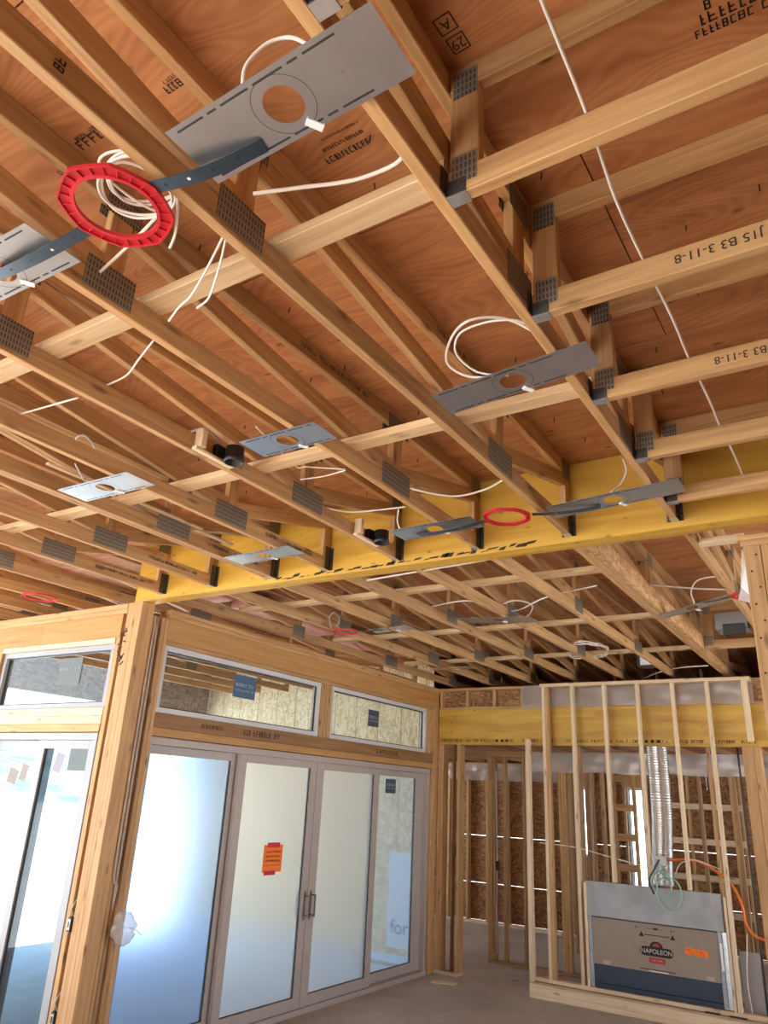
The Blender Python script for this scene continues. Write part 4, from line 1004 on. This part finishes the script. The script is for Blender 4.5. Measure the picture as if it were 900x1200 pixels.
cable('white cable loops hanging past the yellow beam', [(582, 712, 3.66), (600, 704, 3.70), (618, 706, 3.70), (624, 712, 3.68), (618, 722, 3.64), (605, 726, 3.60), (596, 724, 3.60)], .007)
lp = []
for i in range(40):
    a = i/40*2*math.pi*3; lp.append((688+22*math.cos(a)+3*math.sin(i), 762+9*math.sin(a)+2*math.cos(i*1.3), 3.66))
cable('white cable coil resting on the trusses near the fireplace wall', lp, .007, n=4)
cable('white cable over the strand-board girder to the lone truss', [(738, 684, 3.74), (780, 687, 3.74), (820, 690, 3.72), (852, 691, 3.70)], .007)
cable('white cable arch over the tilted light plate', [(814, 708, 3.60), (810, 693, 3.68), (818, 680, 3.74), (840, 676, 3.74), (860, 680, 3.72)], .006)
cable('white wire near the dark recessed can', [(752, 796, 3.66), (775, 787, 3.66), (800, 782, 3.66), (830, 780, 3.66)], .007)
cable('white wire bundle by the far red ring', [(388, 735, 3.60), (386, 724, 3.66), (392, 718, 3.70), (398, 726, 3.68), (394, 735, 3.60)], .007, WIREG)
# wires and boxes on the corner post
def pcable(label, pts, r=.005, mat=WIREG): tag(tube('cable', pts, r, mat), label, 'cable', 'electrical cables')
xs = XW+.006
pcable('grey cable running down the corner post side', [(xs-.01, Y1+.175, 3.40), (xs-.004, Y1+.165, 3.1), (xs-.004, Y1+.163, 2.4), (xs-.004, Y1+.160, 1.7), (xs-.002, Y1+.17, 1.35), (xs+.01, Y1+.20, 1.3), (xs+.01, Y1+.19, 1.18)])
pcable('second grey cable beside it down the corner post', [(xs-.01, Y1+.20, 3.38), (xs-.006, Y1+.197, 3.0), (xs-.006, Y1+.196, 2.2), (xs-.006, Y1+.197, 1.6), (xs-.006, Y1+.198, 1.15)])
def ebox(zc, label):
    T = empty('electrical_box', (-5.467, Y1, zc), label, 'electrical box', 'switch boxes on the corner post')
    box('box_shell', -5.487, -5.447, Y1-.012, Y1+.06, zc-.05, zc+.05, BLACK, T); box('box_face', -5.482, -5.452, Y1-.016, Y1-.0125, zc-.035, zc+.035, GALV, T); box('box_opening', -5.476, -5.458, Y1-.0175, Y1-.0163, zc-.022, zc+.022, NAVY, T)
    tube('lead', [(-5.467, Y1+.02, zc+.05), (-5.47, Y1-.005, zc+.10), (-5.455, Y1-.01, zc+.13), (-5.46, Y1+.02, zc+.17)], .006, WIREG, T)
ebox(1.02, 'upper switch box in the corner post slot'); ebox(.40, 'lower switch box in the corner post slot')
# clear plastic bag on the post
bag = []; bf = []; nb, mb = 14, 10
for j in range(mb+1):
    for i in range(nb):
        a = 2*math.pi*i/nb; t = j/mb
        rr = (.055+.045*math.sin(math.pi*min(1, t*1.05)))*(1 if j < mb else .3)*(1+.18*math.sin(3*a+j*1.3)+.10*math.sin(5*a-j*.8))
        bag.append((.035+rr*.55*math.cos(a), rr*1.05*math.sin(a)+.02*t, -.24*t))
for j in range(mb):
    for i in range(nb): bf.append((j*nb+i, j*nb+(i+1) % nb, (j+1)*nb+(i+1) % nb, (j+1)*nb+i))
tag(mesh('plastic_bag', bag, bf, POLY, None, Matrix.Translation((XW+.03, Y1+.275, 1.115)), True), 'clear plastic bag over an outlet on the corner post side', 'bag')
pcable('thin white wire end poking from the plastic bag', [(XW+.05, Y1+.30, 1.0), (XW+.10, Y1+.36, .99), (XW+.15, Y1+.40, .95)], .004, WIRE)
tag(box('outlet_box', -4.99, -4.962, YR+.02, YR+.09, 1.37, 1.50, BLACK), 'black outlet box on the doorway stub stud', 'electrical box')
tag(box('outlet_box', -4.905, -4.86, 10.70, 10.741, 1.16, 1.28, BLACK), 'black outlet box low on the hall wall studs', 'electrical box')
pcable('grey cable dropping down the hall corner studs', [(-4.90, 10.72, 2.5), (-4.895, 10.72, 1.9), (-4.885, 10.72, 1.3), (-4.90, 10.72, .7), (-4.895, 10.72, .12)], .008)

tag(board('loose_lath', (-3.735, 2.15, ZC+CH+.045), (-3.735, 3.35, ZC+CH+.045), .03, .012, W_LIGHT), 'thin pale lath lying along the two-board fifth truss', 'lath')
tag(board('loose_lath', (-3.785, 2.45, ZC+CH+.045), (-3.785, 3.7, ZC+CH+.045), .04, .012, W_LIGHT), 'wider pale lath lying along the two-board fifth truss', 'lath')
# floor scraps
tag(board('wood_offcut', (-5.02, 9.12, .009), (-4.74, 9.20, .009), .13, .016, W_LIGHT), 'flat wood offcut lying on the floor by the slider', 'offcut')
tag(board('wood_sliver', (-4.32, 9.9, .006), (-4.27, 9.98, .006), .012, .01, W_DARK), 'tiny dark wood sliver on the hall floor', 'offcut')

# ------------------------------------------------------------------ stamps on the plywood sheets
zs = ZS-.0006
def stamp_box(cx, cy, s, text):
    xx, zz = Vector((-1, .06, 0)).normalized(), Vector((.06, 1, 0)).normalized()
    o = lettering('stamped_lettering', text, ceil, (cx, cy, zs), xx, zz, s*.8)
    t = s*.07
    q = [(-s/2, s/2, -s/2, -s/2+t), (-s/2, s/2, s/2-t, s/2), (-s/2, -s/2+t, -s/2, s/2), (s/2-t, s/2, -s/2, s/2)]
    nn = xx.cross(zz); mw = Matrix((xx, zz, nn)).transposed().to_4x4(); mw.translation = Vector((cx, cy, zs))+nn*.0012
    quads('stamped_frame', q, INK, o, mw)
for u, v_, tx in ((522, 28, 'A'), (537, 50, '29')):
    p = px(u, v_, 'z', ZS); stamp_box(p.x, p.y, .055, tx)
for (u, v_, ln, h, sd) in ((92, 166, .12, .018, 201), (98, 176, .14, .036, 202), (193, 98, .10, .012, 203), (198, 110, .08, .026, 204), (816, 46, .22, .026, 205), (822, 30, .18, .034, 206), (826, 12, .14, .03, 211), (385, 192, .17, .024, 207), (380, 178, .16, .014, 208), (376, 166, .15, .010, 212), (72, 205, .12, .018, 209), (560, 480, .12, .018, 210)):
    p = px(u, v_, 'z', ZS)
    scribble('stamped_print', ceil, (p.x, p.y, zs), (1, .0, 0), (0, -1, 0), ln, h, INK, sd, .9)
rgk = random.Random(21)
for i in range(90):                                   # nail tips through the sheets
    xx = rgk.uniform(-4.2, .2); yy = rgk.uniform(.8, 4.0)
    board('nail_tip', (xx, yy, ZS), (xx+rgk.uniform(-.004, .004), yy+rgk.uniform(-.004, .004), ZS-.028), .004, .004, BLACK, ceil, up=(1, 0, 0), c=0)
# pink panels stand in for lit plywood above the slider wall
for i, yy in enumerate((4.75, 5.6, 6.5, 7.5)):
    tag(box('pink_lit_panel', -5.64, -5.36, yy, yy+.62, zt+.30, zt+.42, PINK, c=.02), f'{ORD[i]} pink lit-plywood panel from the corner post, above the slider wall', 'insulation', 'pink panels above the slider')
